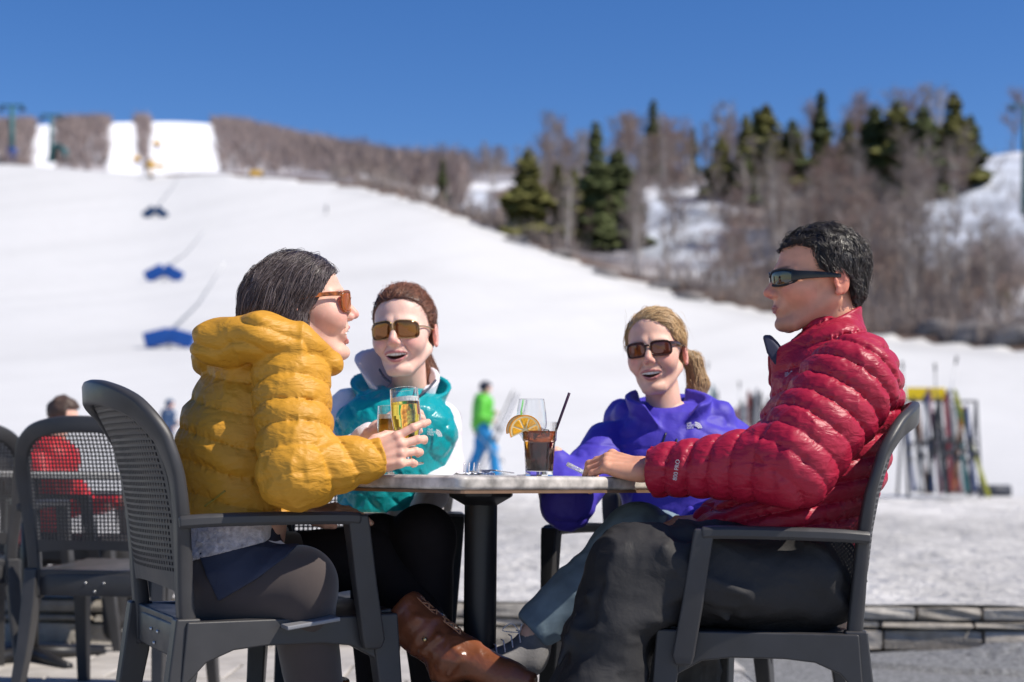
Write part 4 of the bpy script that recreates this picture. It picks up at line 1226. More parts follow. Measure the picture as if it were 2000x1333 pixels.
def lens_pts(cy, cz, ry, rz, p, n=36, drop=0.0):
    a = np.linspace(0, 2 * math.pi, n, endpoint=False); c, s = np.cos(a), np.sin(a)
    y = cy + ry * np.sign(c) * np.abs(c) ** (2 / p); z = cz + rz * np.sign(s) * np.abs(s) ** (2 / p)
    return np.stack([y, z - drop * (y - cy)], 1)
def glasses(head, parent, lens_mat, frame_mat, cy=.033, cz=.0, ry=.027, rz=.019, p=3.2, x0=.106, curv=5.0, rim=.0022, temple=(.006, .0035), side_drop=0.0, wrap=False, bridge_z=.008, label=None, tz_=.010, tmat=None, shield=False, temple_pts=None):
    e = bpy.data.objects.new('sunglasses', None); COL.objects.link(e); e.location = head.o; parent_keep(e, parent)
    X = lambda y, z: x0 - curv * y * y + .10 * z
    def put(name, mb_v, mb_f, mt):
        o = mesh_obj(name, head.to_world(np.array(mb_v)), mb_f, mt, None, True)
        o.parent = e; o.matrix_parent_inverse = (Matrix.LocRotScale(parent.location, parent.rotation_euler, None) @ e.matrix_parent_inverse @ Matrix.Identity(4)).inverted() if False else Matrix.Translation(head.o).inverted()
        bm = bmesh.new(); bm.from_mesh(o.data); bmesh.ops.recalc_face_normals(bm, faces=bm.faces); bm.to_mesh(o.data); bm.free()
        return o
    for sg in (1, -1):
        o2 = lens_pts(cy, cz, ry, rz, p, drop=side_drop); n = len(o2)
        vs, fs = [], []
        for ly in (0, .0018):
            b = len(vs)
            for r_ in (1, .75, .5, .25):
                for y, z in o2:
                    yy = cy + (y - cy) * r_; zz = cz + (z - cz) * r_; vs.append((X(yy, zz) - ly + .0012 * (1 - r_ * r_), sg * yy, zz))
            vs.append((X(cy, cz) - ly + .0012, sg * cy, cz))
            for j in range(3):
                for i in range(n): fs.append((b + j * n + i, b + j * n + (i + 1) % n, b + (j + 1) * n + (i + 1) % n, b + (j + 1) * n + i))
            for i in range(n): fs.append((b + 3 * n + i, b + 3 * n + (i + 1) % n, b + 4 * n))
        h_ = 4 * n + 1
        for i in range(n): fs.append((i, (i + 1) % n, h_ + (i + 1) % n, h_ + i))
        put('lens', vs, fs, lens_mat)
    s = MB()
    for sg in (1, -1):
        o2 = lens_pts(cy, cz, ry + rim * .4, rz + rim * .4, p, drop=side_drop)
        ring = [(X(y, z) - .0004, sg * y, z) for y, z in o2]
        s.tube(ring + [ring[0], ring[1]], rim, 6, cap=False)
    by = cy - ry
    s.tube([(X(by, bridge_z), -by - .001, bridge_z), (X(0, bridge_z) + .001, 0, bridge_z + .0015), (X(by, bridge_z), by + .001, bridge_z)], rim * 1.25, 6)
    put('frame', s.v, s.f, frame_mat)
    for sg in (1, -1):
        s = MB(); ye = cy + ry; a, b_ = temple
        pts = temple_pts or [(X(ye, tz_) - .001, ye, tz_), (X(ye, tz_) - .010, ye + .004, tz_ + .001), (.045, .074, tz_ + .002), (-.015, .0795, tz_ - .001), (-.045, .080, tz_ - .012)]
        pts = cr([np.array(q) * (1, sg, 1) for q in pts], 4)
        m = len(pts); hh = np.linspace(a, b_, m)
        secs = [[(u, w) for u, w in rrect(.003, hh[i] * 2, .0012, 3)] for i in range(m)]
        s.sweep(pts, secs, (0, 0, 1)); put('temple', s.v, s.f, tmat or frame_mat)
    return e

def collar(P, c, ax, r0, flare, th, h0, h1, tilt=(0, 0), ry=.85, yaw=0.0, gap=(0, 0), gdir=(0, -1), wr=0):
    """standing collar: a flaring tube round the neck; tilt slopes its rim, gap=(half width at the bottom, growth per metre) opens it towards gdir"""
    ax = nrm(ax).astype(np.float32); q = P - np.asarray(c, dtype=np.float32); hz = q @ ax; q = q - hz[:, None] * ax
    cy, sy = math.cos(yaw), math.sin(yaw); u = q[:, 0] * cy + q[:, 1] * sy; v = -q[:, 0] * sy + q[:, 1] * cy
    rr = np.sqrt(u ** 2 + (v / ry) ** 2)
    d = np.abs(rr - (r0 + flare * hz)) - th - wr
    d = smax(d, hz - (h1 + tilt[0] * q[:, 0] + tilt[1] * q[:, 1]), th * .8); d = smax(d, h0 - hz, th)
    if gap[0] or gap[1]:
        g = nrm((gdir[0], gdir[1], 0)); a = q[:, 0] * g[0] + q[:, 1] * g[1]; l = -q[:, 0] * g[1] + q[:, 1] * g[0]
        d = smax(d, -np.maximum(np.abs(l) - (gap[0] + gap[1] * (hz - h0)), .015 - a), th * .6)
    return d
def teeth(head, parent):
    """upper row of teeth"""
    s = MB(); n = 5
    for sg in (1, -1):
        for i in range(n):
            w = (.0082, .0068, .0064, .006, .0055)[i]; y = (.0042, .0117, .0183, .0243, .0295)[i]
            if y > head.mw * 1.08: continue
            zu, zl = head.lipz(np.array(min(y, head.mw * .98))); hgt = min(.0095 - .0007 * i, max(.004, head.oh * .8)); x = .0925 - 14 * y * y
            R = np.array(Matrix.Rotation(-sg * 28 * y, 3, 'Z')); top = float(head.lipz(np.array(0.0 if y < head.mw * .5 else y))[0]) + .001
            s.box((x, sg * y, top - hgt / 2), (.005, w * .97, hgt), R)
    o = mesh_obj('teeth', head.to_world(np.array(s.v)), s.f, M['teeth'], parent)
    md = o.modifiers.new('bevel', 'BEVEL'); md.width = .0012; md.segments = 2
def cloth(name, f, lo, hi, h, mt, parent): return sdf_obj(name, f, lo, hi, h, mt, parent)
def flatcap(P, a, b, ra, rb, ax, s): return cap(P, a, b, ra, rb, flat=(ax, s))
# ------------------------------------------------------------------ the man in the red jacket
M['red_down'] = mat('red_nylon', (.36, .011, .038), .44, spec=.42, noise=.08, nscale=6, bump=.4, bscale=60, bdist=.003, bump2=.4, b2scale=20, stretch=(1, 1, 2.4))
M['black_pants'] = mat('black_nylon', (.028, .027, .028), .68, spec=.3, noise=.12, nscale=12, bump=.3, bscale=90, bdist=.002, bump2=.4, b2scale=18)
M['lens_black'] = mat('lens_black', (.012, .014, .013), .06, spec=.8, coat=.5)
M['frame_black'] = mat('frame_black', (.012, .012, .012), .3, spec=.5)
M['logo_white'] = mat('logo_white', (.75, .75, .75), .6)
SK_M = (.66, .33, .21)
man = empty('person', (0.62, 3.1, 0), 'man in a red down jacket and black trousers, wearing black wraparound sunglasses', 'person')
HM = Head(V(1596, 549, 3.22), (-1, -.08, .0), (.0, .0, 1), k=.985, mouth=(.0215, .0065, .1), male=True, brow=.75, browc=(.03, .02, .018), skin=SK_M, lip=(.36, .13, .11), neck_to=V(1640, 700, 3.22), neck_r=.058, width=1.0)
mS, mE, mW = V(1660, 752, 2.99), V(1548, 902, 2.93), V(1264, 921, 3.08)
mE2, mW2 = V(1520, 960, 3.42), V(1395, 1020, 3.28)
def body_base(P, limbs, torso):
    d = None
    for a, b, ra, rb in limbs:
        c = cap(P, a, b, ra, rb); d = c if d is None else smin(d, c, .03)
    for a, b, ra, rb, s in torso:
        d = smin(d, cap(P, a, b, ra, rb, flat=((0, 1, 0), s)), .04)
    return d
def build_body(person, head, hands, limbs, torso, lo, hi, skin, hh=.0022):
    parts = []; cols = []
    hv = head.mesh(hh); parts.append(hv); cols.append(head.colors(hv[0]))
    for hm in hands:
        v, q = hm; parts.append((v, q))
        c = np.repeat(np.array(skin)[None], len(v), 0) * (1 + .10 * vnoise(v.astype(np.float32), 70, 5)[:, None]); c[:, 1:] *= (1 - .10 * np.clip(vnoise(v.astype(np.float32), 35, 8), 0, 1))[:, None]
        cols.append(np.clip(c, 0, 1))
    bb = surface(lambda P: body_base(P, limbs, torso), lo, hi, .012); parts.append(bb); cols.append(np.repeat(np.array(skin)[None], len(bb[0]), 0))
    v, f = join_meshes(parts); o = mesh_obj('body', v, f, M['skin'], person); set_col(o, np.concatenate(cols)); return o
BODY_M = [(mS, mE, .05, .042), (mE, mW, .042, .026), (V(1645, 760, 3.42), mE2, .05, .042), (mE2, mW2, .042, .026),
          (V(1600, 1140, 3.05), V(1250, 1125, 3.02), .08, .06), (V(1250, 1125, 3.02), V(1140, 1430, 2.98), .055, .04),
          (V(1600, 1140, 3.30), V(1320, 1130, 3.38), .08, .06), (V(1320, 1130, 3.38), V(1330, 1440, 3.4), .055, .04)]
TOR_M = [(V(1640, 780, 3.2), V(1580, 1120, 3.2), .10, .10, 1.3), (V(1640, 700, 3.2), V(1640, 790, 3.2), .05, .1, 1.3)]
hnd = hand_mesh(mW, (-.88, .36, .22), (.16, -.50, .85), [(.088, (34, 46, 28), .10), (.096, (32, 48, 30), .03), (.090, (34, 48, 30), -.04), (.072, (34, 40, 24), -.10)],
                k=1.08, thumb=[(.045, .045, .012), (.072, .050, .030), (.092, .046, .045)], side=1.0)
hnd2 = hand_mesh(mW2, (-.9, -.25, -.1), (0, -.3, .95), [(.086, (12, 20, 10), .06)] * 4, k=1.05, thumb=[(.045, .045, .012), (.075, .055, .02)], side=-1.0, h=.004)
build_body(man, HM, [hnd, hnd2], BODY_M, TOR_M, (-.0, 2.75, .05), (1.15, 3.65, 1.15), SK_M)
glasses(HM, man, M['lens_black'], M['frame_black'], cy=.034, cz=.0005, ry=.033, rz=.0175, p=2.6, x0=.109, curv=9.5, rim=.0022, temple=(.013, .004), bridge_z=.006, tz_=.003,
        temple_pts=[(.078, .064, .002), (.066, .071, .002), (.045, .0765, .003), (.0, .0815, .003), (-.030, .082, .001)])
# hair
HPOLY = [(.087, .070), (.060, .078), (.028, .070), (.024, .045), (.012, .022), (-.012, .012), (-.036, .008), (-.058, -.002), (-.068, -.03), (-.075, -.062), (-.098, -.075), (-.2, -.08), (-.2, .2), (.12, .2), (.12, .09)]
def man_hair(P):
    n = vnoise(P, 55, 3) * .004 + vnoise(P, 120, 4) * .0015
    S = np.stack([P[:, 0], np.abs(P[:, 1]), P[:, 2]], 1)
    d = ell(S, (-.014, 0, .040), (.107, .084, .090)); d = smin(d, ell(S, (-.055, 0, -.015), (.055, .066, .060)), .02)
    return smax(d - n, poly_sd(P[:, 0], P[:, 2], HPOLY).astype(np.float32), .006)
def man_flow(P):
    return np.stack([-.5 - 0 * P[:, 0], P[:, 1] * 4, -(.06 - P[:, 2]) * 6 - .9 * (P[:, 0] < .02)], 1) + np.where((P[:, 0] > .02)[:, None], np.array((1.2, 0.3, .1)), 0)
make_hair('hair', HM, man_hair, (-.14, -.11, -.1), (.12, .11, .15), man_flow, 7500, 7, .0046, (.0004, .0008), (.022, .016, .013), man, lift=(.0005, .006), wave=1.3, wscale=55, cols2=(.05, .042, .038), var=.4, edge=HPOLY)

def puckers(P, t, w, seed, amp=.0060, ax=(0, 0, 1)):
    """small gathers that run away from each stitched seam"""
    b = np.clip(1 - np.abs(np.sin(math.pi * t / w)) * 1.15, 0, 1)
    a = nrm(ax).astype(np.float32); Q = P - (P @ a)[:, None] * a * .82
    return amp * b * (np.abs(vnoise(Q, 95, seed)) + .6 * np.abs(vnoise(Q, 48, seed + 2)))
def red_jacket(P):
    wr = creases(P, 8, 2) * .0028 + np.clip(creases(P, 17, 5), 0, 1) ** 2 * .0030 + creases(P, 60, 7) * .0007
    wob = vnoise(P, 6, 1) * .022
    back = (-.10, 0, 1)
    # trunk
    d = flatcap(P, V(1634, 782, 3.19), V(1590, 905, 3.19), .134, .134, (0, 1, 0), 1.32)
    d = smin(d, flatcap(P, V(1592, 905, 3.19), V(1538, 1015, 3.19), .132, .132, (0, 1, 0), 1.25), .05)
    d = smin(d, flatcap(P, V(1538, 1015, 3.19), V(1568, 1075, 3.19), .126, .100, (0, 1, 0), 1.35), .05)
    d = smin(d, flatcap(P, V(1648, 730, 3.19), V(1625, 690, 3.2), .095, .075, (0, 1, 0), 1.3), .06)
    d = smin(d, cap(P, V(1500, 1010, 3.15), V(1400, 1028, 3.12), .085, .035, flat=((0, 1, 0), 2.0)), .04)
    t = (P - V(1600, 640, 3.2).astype(np.float32)) @ nrm((-.22, 0, 1)).astype(np.float32) + wob * .8 + .10 * np.maximum(P[:, 0] - .80, 0) * 0
    d = d - .0085 * puff(t, .043) - wr + puckers(P, t, .043, 9)
    pl = (P - V(1560, 1120, 3.2).astype(np.float32)) @ nrm((.10, 0, -1)).astype(np.float32) - .012 + .25 * np.maximum(V(1600, 0, 3)[0] - P[:, 0], 0)
    d = smax(d, pl, .01)
    # collar
    c0 = V(1594, 662, 3.215); ax = nrm((-.12, 0, 1)).astype(np.float32)
    q = P - c0.astype(np.float32); hz = q @ ax; q = q - hz[:, None] * ax
    rr = np.sqrt((q[:, 0] / 1.18) ** 2 + (q[:, 1] / .95) ** 2); rad = .080 - .10 * np.minimum(hz, 0)
    sh = np.abs(rr - rad) - .0075 - .003 * puff(hz + .012, .052) - wr * .5
    top = hz - (.024 + .40 * (P[:, 0] - c0[0])); sh = smax(smax(sh, top, .008), -hz - .095, .01)
    nt = .008 - (q[:, 0] + rad * 1.1); gap = np.maximum(np.abs(q[:, 1]) - .012 - .25 * np.maximum(hz + .03, 0), q[:, 0] + .04)   # opening in front
    sh = smax(sh, -gap, .004)
    d = smin(d, sh, .012)
    # far sleeve
    f2 = smin(cap(P, V(1640, 765, 3.40), mE2, .085, .075), cap(P, mE2, mW2, .072, .042), .03)
    t2 = axt(P, mE2, mW2); d = smin(d, f2 - .008 * puff(t2, .05) - wr, .015)
    # near sleeve
    cr_ = creases(P, 16, 12)
    tu = axt(P, mS, mE) + wob * .5; tf = axt(P, mE, mW) + wob * .5 + .25 * (P[:, 2] - mE[2])
    su = cap(P, mS, mE, .092, .084) - .0095 * puff(tu, .046) + puckers(P, tu, .046, 4, ax=mE - mS)
    mc = mE + (mW - mE) * .93
    sf = cap(P, mE, mc, .078, .048) - .0075 * puff(tf, .052) + puckers(P, tf, .052, 6, ax=mW - mE)
    end = axt(P, mE, mW) - np.linalg.norm(mW - mE) * .955
    sf = smax(sf, end, .006)
    sf = smax(sf, -(cap(P, mW - (mW - mE) * .05, mW + (mW - mE) * .1, .030, .03)), .004)
    s = smin(su, sf, .022) - wr - .003 * cr_ * np.clip(1.2 - np.abs(axt(P, mE, mW)) / .12, 0, 1)
    return smin(d, s, .008)
cloth('jacket', red_jacket, V(1245, 1125, 2.75) * (1, 0, 1) + (0, 2.72, -.02), V(1800, 585, 3.2) * (1, 0, 1) + (0.02, 3.62, 0), .0034, M['red_down'], man)
def man_pants(P):
    Qa = P @ np.array([[.55, 0, .5], [0, 1, 0], [-.5, 0, 1.]], dtype=np.float32); n = creases(Qa, 7, 31) * .017 + np.clip(creases(Qa, 12, 32), -.2, 1) * .012 + creases(P, 34, 35) * .0022
    hipn, kn, an = V(1562, 1135, 3.04), V(1245, 1118, 3.02), V(1130, 1440, 2.98)
    d = smin(cap(P, hipn, kn, .112, .088), cap(P, kn, an, .086, .082), .035)
    hf, kf, af = V(1555, 1135, 3.32), V(1330, 1150, 3.40), V(1335, 1440, 3.42)
    d2 = smin(cap(P, hf, kf, .110, .084), cap(P, kf, af, .082, .080), .035)
    d = smin(d, d2, .03); d = smin(d, flatcap(P, V(1568, 1120, 3.18), V(1568, 1080, 3.18), .100, .10, (0, 1, 0), 1.4), .04)
    fd = None
    for a, b_, r_ in (((1300, 1185), (1205, 1120), .016), ((1290, 1195), (1150, 1165), .014), ((1285, 1205), (1160, 1230), .015), ((1270, 1225), (1185, 1290), .014), ((1300, 1175), (1250, 1085), .013),
                      ((1560, 1110), (1430, 1150), .015), ((1540, 1090), (1400, 1095), .012), ((1590, 1160), (1450, 1200), .014), ((1330, 1130), (1420, 1210), .012), ((1110, 1250), (1200, 1330), .012), ((1130, 1215), (1090, 1300), .012)):
        c = cap(P, V(*a, 2.962), V(*b_, 2.952), r_, r_ * .4); fd = c if fd is None else smin(fd, c, .01)
    return smin(d - n, fd, .022)
cloth('trousers', man_pants, V(1030, 1460, 2.98) * (1, 0, 1) + (0, 2.83, 0), V(1760, 1010, 3.3) * (1, 0, 1) + (0, 3.58, 0), .0055, M['black_pants'], man)
def boot(person, ankle, toe, name, mt, rs=.048):
    ank = np.asarray(ankle); toe = np.asarray(toe)
    f = lambda P: smin(cap(P, ank + (0, 0, .1), ank, rs * 1.15, rs), cap(P, ank - (0, 0, .03), toe, rs, rs * .75, flat=((0, 0, 1), .8)), .03)
    lo = np.minimum(ank, toe) - .1; hi = np.maximum(ank, toe) + (.1, .1, .18)
    return cloth(name, f, lo, hi, .006, mt, person)
M['boot_black'] = mat('boot_black', (.02, .02, .02), .4)
a_ = V(1130, 1440, 2.98); a_[2] = .10; boot(man, a_, a_ + (-.16, 0, -.05), 'boot', M['boot_black'])
a_ = V(1335, 1440, 3.42); a_[2] = .10; boot(man, a_, a_ + (-.16, 0, -.05), 'boot', M['boot_black'])
# dark lining flap of the open collar
fl = MB()
out = [(1488, 656), (1499, 653), (1514, 668), (1533, 694), (1552, 726), (1560, 760), (1540, 742), (1515, 716), (1497, 690)]
a_ = [V(x, y, 3.175) for x, y in out]; b_ = [V(x + 6, y, 3.215) for x, y in out]; n = len(out)
fl.add(a_ + b_, [tuple(range(n)), tuple(range(2 * n - 1, n - 1, -1))] + [(i, (i + 1) % n, n + (i + 1) % n, n + i) for i in range(n)])
fl.build('collar_flap', mat('navy_lining', (.035, .04, .075), .7), man, bevel=.006)
# ------------------------------------------------------------------ the woman in the mustard jacket
M['mustard'] = mat('mustard_nylon', (.56, .27, .026), .5, spec=.35, noise=.06, nscale=6, bump=.4, bscale=60, bdist=.003, bump2=.4, b2scale=20, stretch=(1, 1, 2.4))
M['fleece'] = mat('grey_fleece', (.42, .39, .42), .95, spec=.1, sheen=.5, noise=.3, nscale=90, bump=1, bscale=220, bdist=.004)
M['navy_cotton'] = mat('navy_cotton', (.04, .045, .07), .85, spec=.15, noise=.1, bump=.3, bscale=500, bdist=.0008, bump2=.5, b2scale=25)
M['legging_grey'] = mat('grey_leggings', (.060, .047, .045), .8, spec=.15, sheen=.4, noise=.06, bump=.15, bscale=900, bdist=.0005)
M['leg_black_shaded'] = mat('black_and_shaded_legs', (.014, .012, .014), .8, spec=.15, noise=.1, bump=.2, bscale=300, bdist=.001)  # black cloth of the trousers; also paints the shaded leg of the leggings
M['leather'] = mat('brown_leather', (.19, .062, .028), .33, spec=.5, noise=.35, nscale=16, bump=.4, bscale=120, bdist=.0015, rvar=.1, bump2=.3, b2scale=30)
M['sole'] = mat('boot_sole', (.35, .24, .15), .7)
M['lace'] = mat('boot_lace', (.42, .20, .11), .7)
M['brass'] = mat('brass', (.55, .42, .22), .3, metal=.9)
M['tortoise'] = mat('tortoiseshell', (.28, .08, .015), .25, spec=.5, noise=.95, nscale=110)
M['lens_amber'] = mat('lens_amber', (.55, .15, .02), .12, spec=.6, trans=.55, ior=1.3)
SK_W = (.74, .44, .335)
wo1 = empty('person', (-0.55, 3.05, 0), 'laughing woman in a mustard down jacket with dark hair, holding a beer', 'person')
H1 = Head(V(592, 602, 3.19), (.97, .17, .155), (.0, .0, 1), k=.985, mouth=(.0245, .030, .7), jaw=.011, skin=SK_W, lip=(.55, .20, .18), neck_to=V(545, 730, 3.19), neck_r=.045, width=.96)
aS, aE, aW = V(568, 725, 3.02), V(580, 922, 2.93), V(708, 902, 2.97)
bS, bE, bW = V(540, 740, 3.36), V(560, 960, 3.39), V(592, 1002, 3.36)
LEG1 = (V(430, 1150, 3.08), V(585, 1143, 3.05), V(630, 1450, 3.19))
LEG2 = (V(450, 1120, 3.27), V(725, 1085, 3.37), V(885, 1290, 3.27))
BODY_1 = [(aS, aE, .045, .04), (aE, aW, .04, .025), (bS, bE, .045, .04), (bE, bW, .04, .024),
          (LEG1[0], LEG1[1], .07, .055), (LEG1[1], LEG1[2], .05, .035), (LEG2[0], LEG2[1], .07, .055), (LEG2[1], LEG2[2], .05, .035)]
TOR_1 = [(V(510, 790, 3.17), V(470, 1100, 3.16), .09, .09, 1.25), (V(540, 720, 3.18), V(515, 790, 3.17), .045, .09, 1.2)]
h1 = hand_mesh(aW, (.90, .05, .30), (-.10, -1, .12), [(.086, (2, 26, 22), .20), (.088, (22, 38, 30), .04), (.080, (28, 45, 34), -.06), (.064, (30, 48, 30), -.16)],
               k=.96, thumb=[(.040, .040, .014), (.066, .046, .034), (.088, .044, .052)], side=-1.0)
h1b = hand_mesh(bW, (.95, -.15, .05), (.05, -.35, .93), [(.084, (8, 14, 10), .12), (.090, (8, 16, 12), .03), (.084, (10, 18, 12), -.05), (.068, (12, 20, 12), -.14)],
                k=.94, thumb=[(.040, .040, .008), (.070, .055, .012), (.092, .056, .016)], side=1.0, h=.003)
build_body(wo1, H1, [h1, h1b], BODY_1, TOR_1, (-1.0, 2.6, .05), (.12, 3.7, 1.2), SK_W)
teeth(H1, wo1)
glasses(H1, wo1, M['lens_amber'], M['tortoise'], cy=.034, cz=-.002, ry=.0275, rz=.0225, p=3.4, x0=.107, curv=5.5, rim=.0027, temple=(.0058, .0035), bridge_z=.008, tz_=.0145, side_drop=.06)
HP1 = [(.092, .080), (.068, .064), (.044, .032), (.022, .002), (.010, -.006), (.000, -.022), (-.006, -.058), (-.004, -.09), (-.03, -.13), (-.25, -.13), (-.25, .25), (.15, .25), (.13, .09)]
def hair1(P):
    S = np.stack([P[:, 0], np.abs(P[:, 1]), P[:, 2]], 1)
    d = ell(S, (-.014, 0, .043), (.109, .084, .089)); d = smin(d, ell(S, (-.072, 0, .004), (.072, .082, .080)), .03)
    d = smin(d, ell(S, (-.035, .050, -.042), (.046, .032, .062)), .02)
    d = d - vnoise(P, 35, 3) * .003
    return smax(d, poly_sd(P[:, 0], P[:, 2], HP1).astype(np.float32), .006)
def flow1(P):
    s = np.clip((P[:, 2] - .06) / .06, 0, 1); sg = np.sign(P[:, 1] + .012)
    return np.stack([-.75 + .1 * s, sg * (.9 * s), -1.1 * (1 - s) - .1], 1)
wisps = []
for q in range(26):
    t = np.linspace(0, 1, 8); a = RNG.uniform(-.02, .09); y = RNG.uniform(-.03, .03)
    wisps.append(np.stack([a - .05 * t + .0 * t, y + .02 * t * RNG.normal(), .118 + .3 * a * 0 + .022 * np.sin(t * 3.1) * RNG.uniform(.2, 1) - .05 * t * t - 1.2 * max(0, a - .03) ** 1.2 * (1 - t)], 1))
make_hair('hair', H1, hair1, (-.16, -.12, -.15), (.12, .12, .15), flow1, 7000, 11, .0105, (.00035, .0007), (.040, .024, .022), wo1, lift=(.0003, .005), wave=.35, wscale=30, cols2=(.17, .14, .14), var=.35, extra=[np.array(wisps)], edge=HP1)  # second strand colour paints in the grey sheen of the dark hair
def mustard(P):
    wr = creases(P, 8, 42) * .0026 + np.clip(creases(P, 16, 45), 0, 1) ** 2 * .0032 + creases(P, 60, 47) * .0007
    wob = vnoise(P, 6, 41) * .024
    d = flatcap(P, V(512, 775, 3.17), V(482, 870, 3.16), .130, .136, (0, 1, 0), 1.22)
    d = smin(d, flatcap(P, V(482, 870, 3.16), V(478, 985, 3.15), .132, .112, (0, 1, 0), 1.25), .05)
    d = smin(d, flatcap(P, V(480, 985, 3.15), V(492, 1050, 3.15), .108, .118, (0, 1, 0), 1.3), .04)
    t = (P - V(500, 700, 3.19).astype(np.float32)) @ nrm((.12, 0, 1)).astype(np.float32) + wob
    d = d - .0070 * puff(t, .062) - wr + puckers(P, t, .062, 49)
    # hood lying on the shoulders, folded rolls
    hd = ell(P, V(434, 690, 3.19), (.062, .120, .060), frame((1, 0, .35)))
    for yy in (0, 1):
        k = (1 if yy else 0)
        pts = [V(425, 672, 3.02 + .17 * k), V(510, 655, 2.97 + .26 * k), V(585, 676, 2.99 + .22 * k), V(640, 708, 3.04 + .12 * k)]
        for i, (r1, r2) in enumerate(((.050, .046), (.046, .036), (.036, .026))): hd = smin(hd, cap(P, pts[i], pts[i + 1], r1, r2), .02)
    fold = np.abs(vnoise(P @ np.array([[.5, 0, .5], [0, .8, 0], [-.9, 0, 1.3]], dtype=np.float32), 19, 55)) ** .6
    hd = hd - wr - .013 * fold + .006
    d = smin(d, hd, .010)
    col_ = collar(P, V(560, 712, 3.19), (.30, 0, 1), .082, .10, .0085, -.05, .030, tilt=(-.10, 0), ry=.95, wr=wr * .6)
    d = smin(d, col_, .012)
    d = smax(d, -(cap(P, V(560, 690, 3.19), V(640, 640, 3.19), .052, .062)), .008)
    # far sleeve
    d = smin(d, smin(cap(P, bS, bE, .075, .068), cap(P, bE, bE + (bW - bE) * .8, .066, .045), .03) - wr, .012)
    tu = axt(P, aS, aE) + wob * .6 + .02; tf = axt(P, aE, aW) + wob * .5 + .35 * (P[:, 2] - aE[2])
    su = cap(P, aS, aE, .074, .072) - .0072 * puff(tu, .058) + puckers(P, tu, .058, 44, ax=aE - aS)
    cu = V(741, 893, 2.965)
    sf = cap(P, aE, cu, .070, .0345) - .0065 * puff(tf, .06) + puckers(P, tf, .06, 46, ax=aW - aE)
    L = np.linalg.norm(cu - aE); e = axt(P, aE, cu)
    sf = smax(sf, e - L - .006, .004); sf = smax(sf, -(cap(P, aE + (cu - aE) * .8, aE + (cu - aE) * 1.2, .0285, .0285)), .004)
    el = creases(P @ np.array([[1, 0, 0], [0, 1, 0], [0, 0, .55]], dtype=np.float32), 24, 61) * .0045 * np.exp(-((P - aE.astype(np.float32)) ** 2).sum(1) / .012)
    s = smin(su, sf, .018) - wr - el
    d = smin(d, s, .007)
    hem = (V(0, 1012, 3.09)[2] - P[:, 2])
    return smax(d, hem, .008)
cloth('jacket', mustard, V(330, 1030, 3.09) * (1, 0, 1) + (-.06, 2.74, -.02), V(765, 600, 3.09) * (1, 0, 1) + (.02, 3.60, 0), .0034, M['mustard'], wo1)
def hips1(P, g=0):
    d = smin(cap(P, LEG1[0], LEG1[1], .094 + g, .080 + g), flatcap(P, V(455, 1110, 3.16), V(460, 1050, 3.16), .100 + g, .098 + g, (0, 1, 0), 1.35), .05)
    return smin(d, cap(P, LEG2[0], LEG2[0] * .6 + LEG2[1] * .4, .09 + g, .085 + g), .04)
# leggings
def legg(P):
    n = creases(P, 8, 71) * .002
    d = smin(hips1(P), cap(P, LEG1[1], LEG1[2], .072, .055), .03); 
    return smax(d - n, P[:, 2] - V(0, 1040, 3.09)[2], .01)
cloth('leggings', legg, V(330, 1470, 3.14) * (1, 0, 1) + (-.03, 2.83, 0), V(720, 1030, 3.09) * (1, 0, 1) + (.05, 3.48, 0), .005, M['legging_grey'], wo1)
def legg2(P):
    n = creases(P, 9, 72) * .003
    return smin(cap(P, LEG2[0] * .75 + LEG2[1] * .25, LEG2[1], .082, .070), cap(P, LEG2[1], LEG2[2], .068, .042), .03) - n
o = cloth('leggings', legg2, V(470, 1310, 3.29) * (1, 0, 1) + (0, 3.05, 0), V(900, 990, 3.29) * (1, 0, 1) + (.08, 3.55, 0), .005, M['leg_black_shaded'], wo1); o['label'] = 'crossed leg of the leggings, its shade painted black'  # same garment as the grey leg, with its shade put into the colour
def fleece1(P):
    n = vnoise(P, 130, 81) * .003 + vnoise(P, 60, 82) * .002
    d = flatcap(P, V(468, 1000, 3.15), V(462, 1075, 3.15), .112, .112, (0, 1, 0), 1.32)
    d = smin(d, hips1(P, .006), .03)
    z1 = V(375, 1096, 3.04); z2 = V(530, 1056, 3.04); sl = (z2[2] - z1[2]) / (z2[0] - z1[0])
    cut = (z1[2] + sl * (P[:, 0] - z1[0]) - P[:, 2]); cut2 = P[:, 0] - V(532, 0, 3.04)[0]
    return smax(smax(smax(d - n, cut, .004), P[:, 2] - V(0, 1000, 3.09)[2], .004), cut2, .01)
cloth('fleece_layer', fleece1, V(345, 1120, 3.09) * (1, 0, 1) + (-.05, 2.85, 0), V(560, 985, 3.09) * (1, 0, 1) + (.03, 3.46, 0), .0035, M['fleece'], wo1)
def shirt1(P):
    n = creases(P @ np.array([[1, 0, .5], [0, 1, 0], [-.6, 0, 1]], dtype=np.float32), 22, 85) * .003
    d = hips1(P, .006) - n
    Yc = 3.0; pg = [(V(x, y, Yc)[0], V(x, y, Yc)[2]) for x, y in ((350, 1040), (392, 1095), (430, 1174), (505, 1130), (560, 1088), (585, 1055), (560, 1030))]
    return smax(d, poly_sd(P[:, 0], P[:, 2], pg).astype(np.float32), .003)
cloth('shirt_tail', shirt1, V(345, 1190, 3.09) * (1, 0, 1) + (-.05, 2.84, 0), V(600, 1020, 3.09) * (1, 0, 1) + (.03, 3.16, 0), .0032, M['navy_cotton'], wo1)
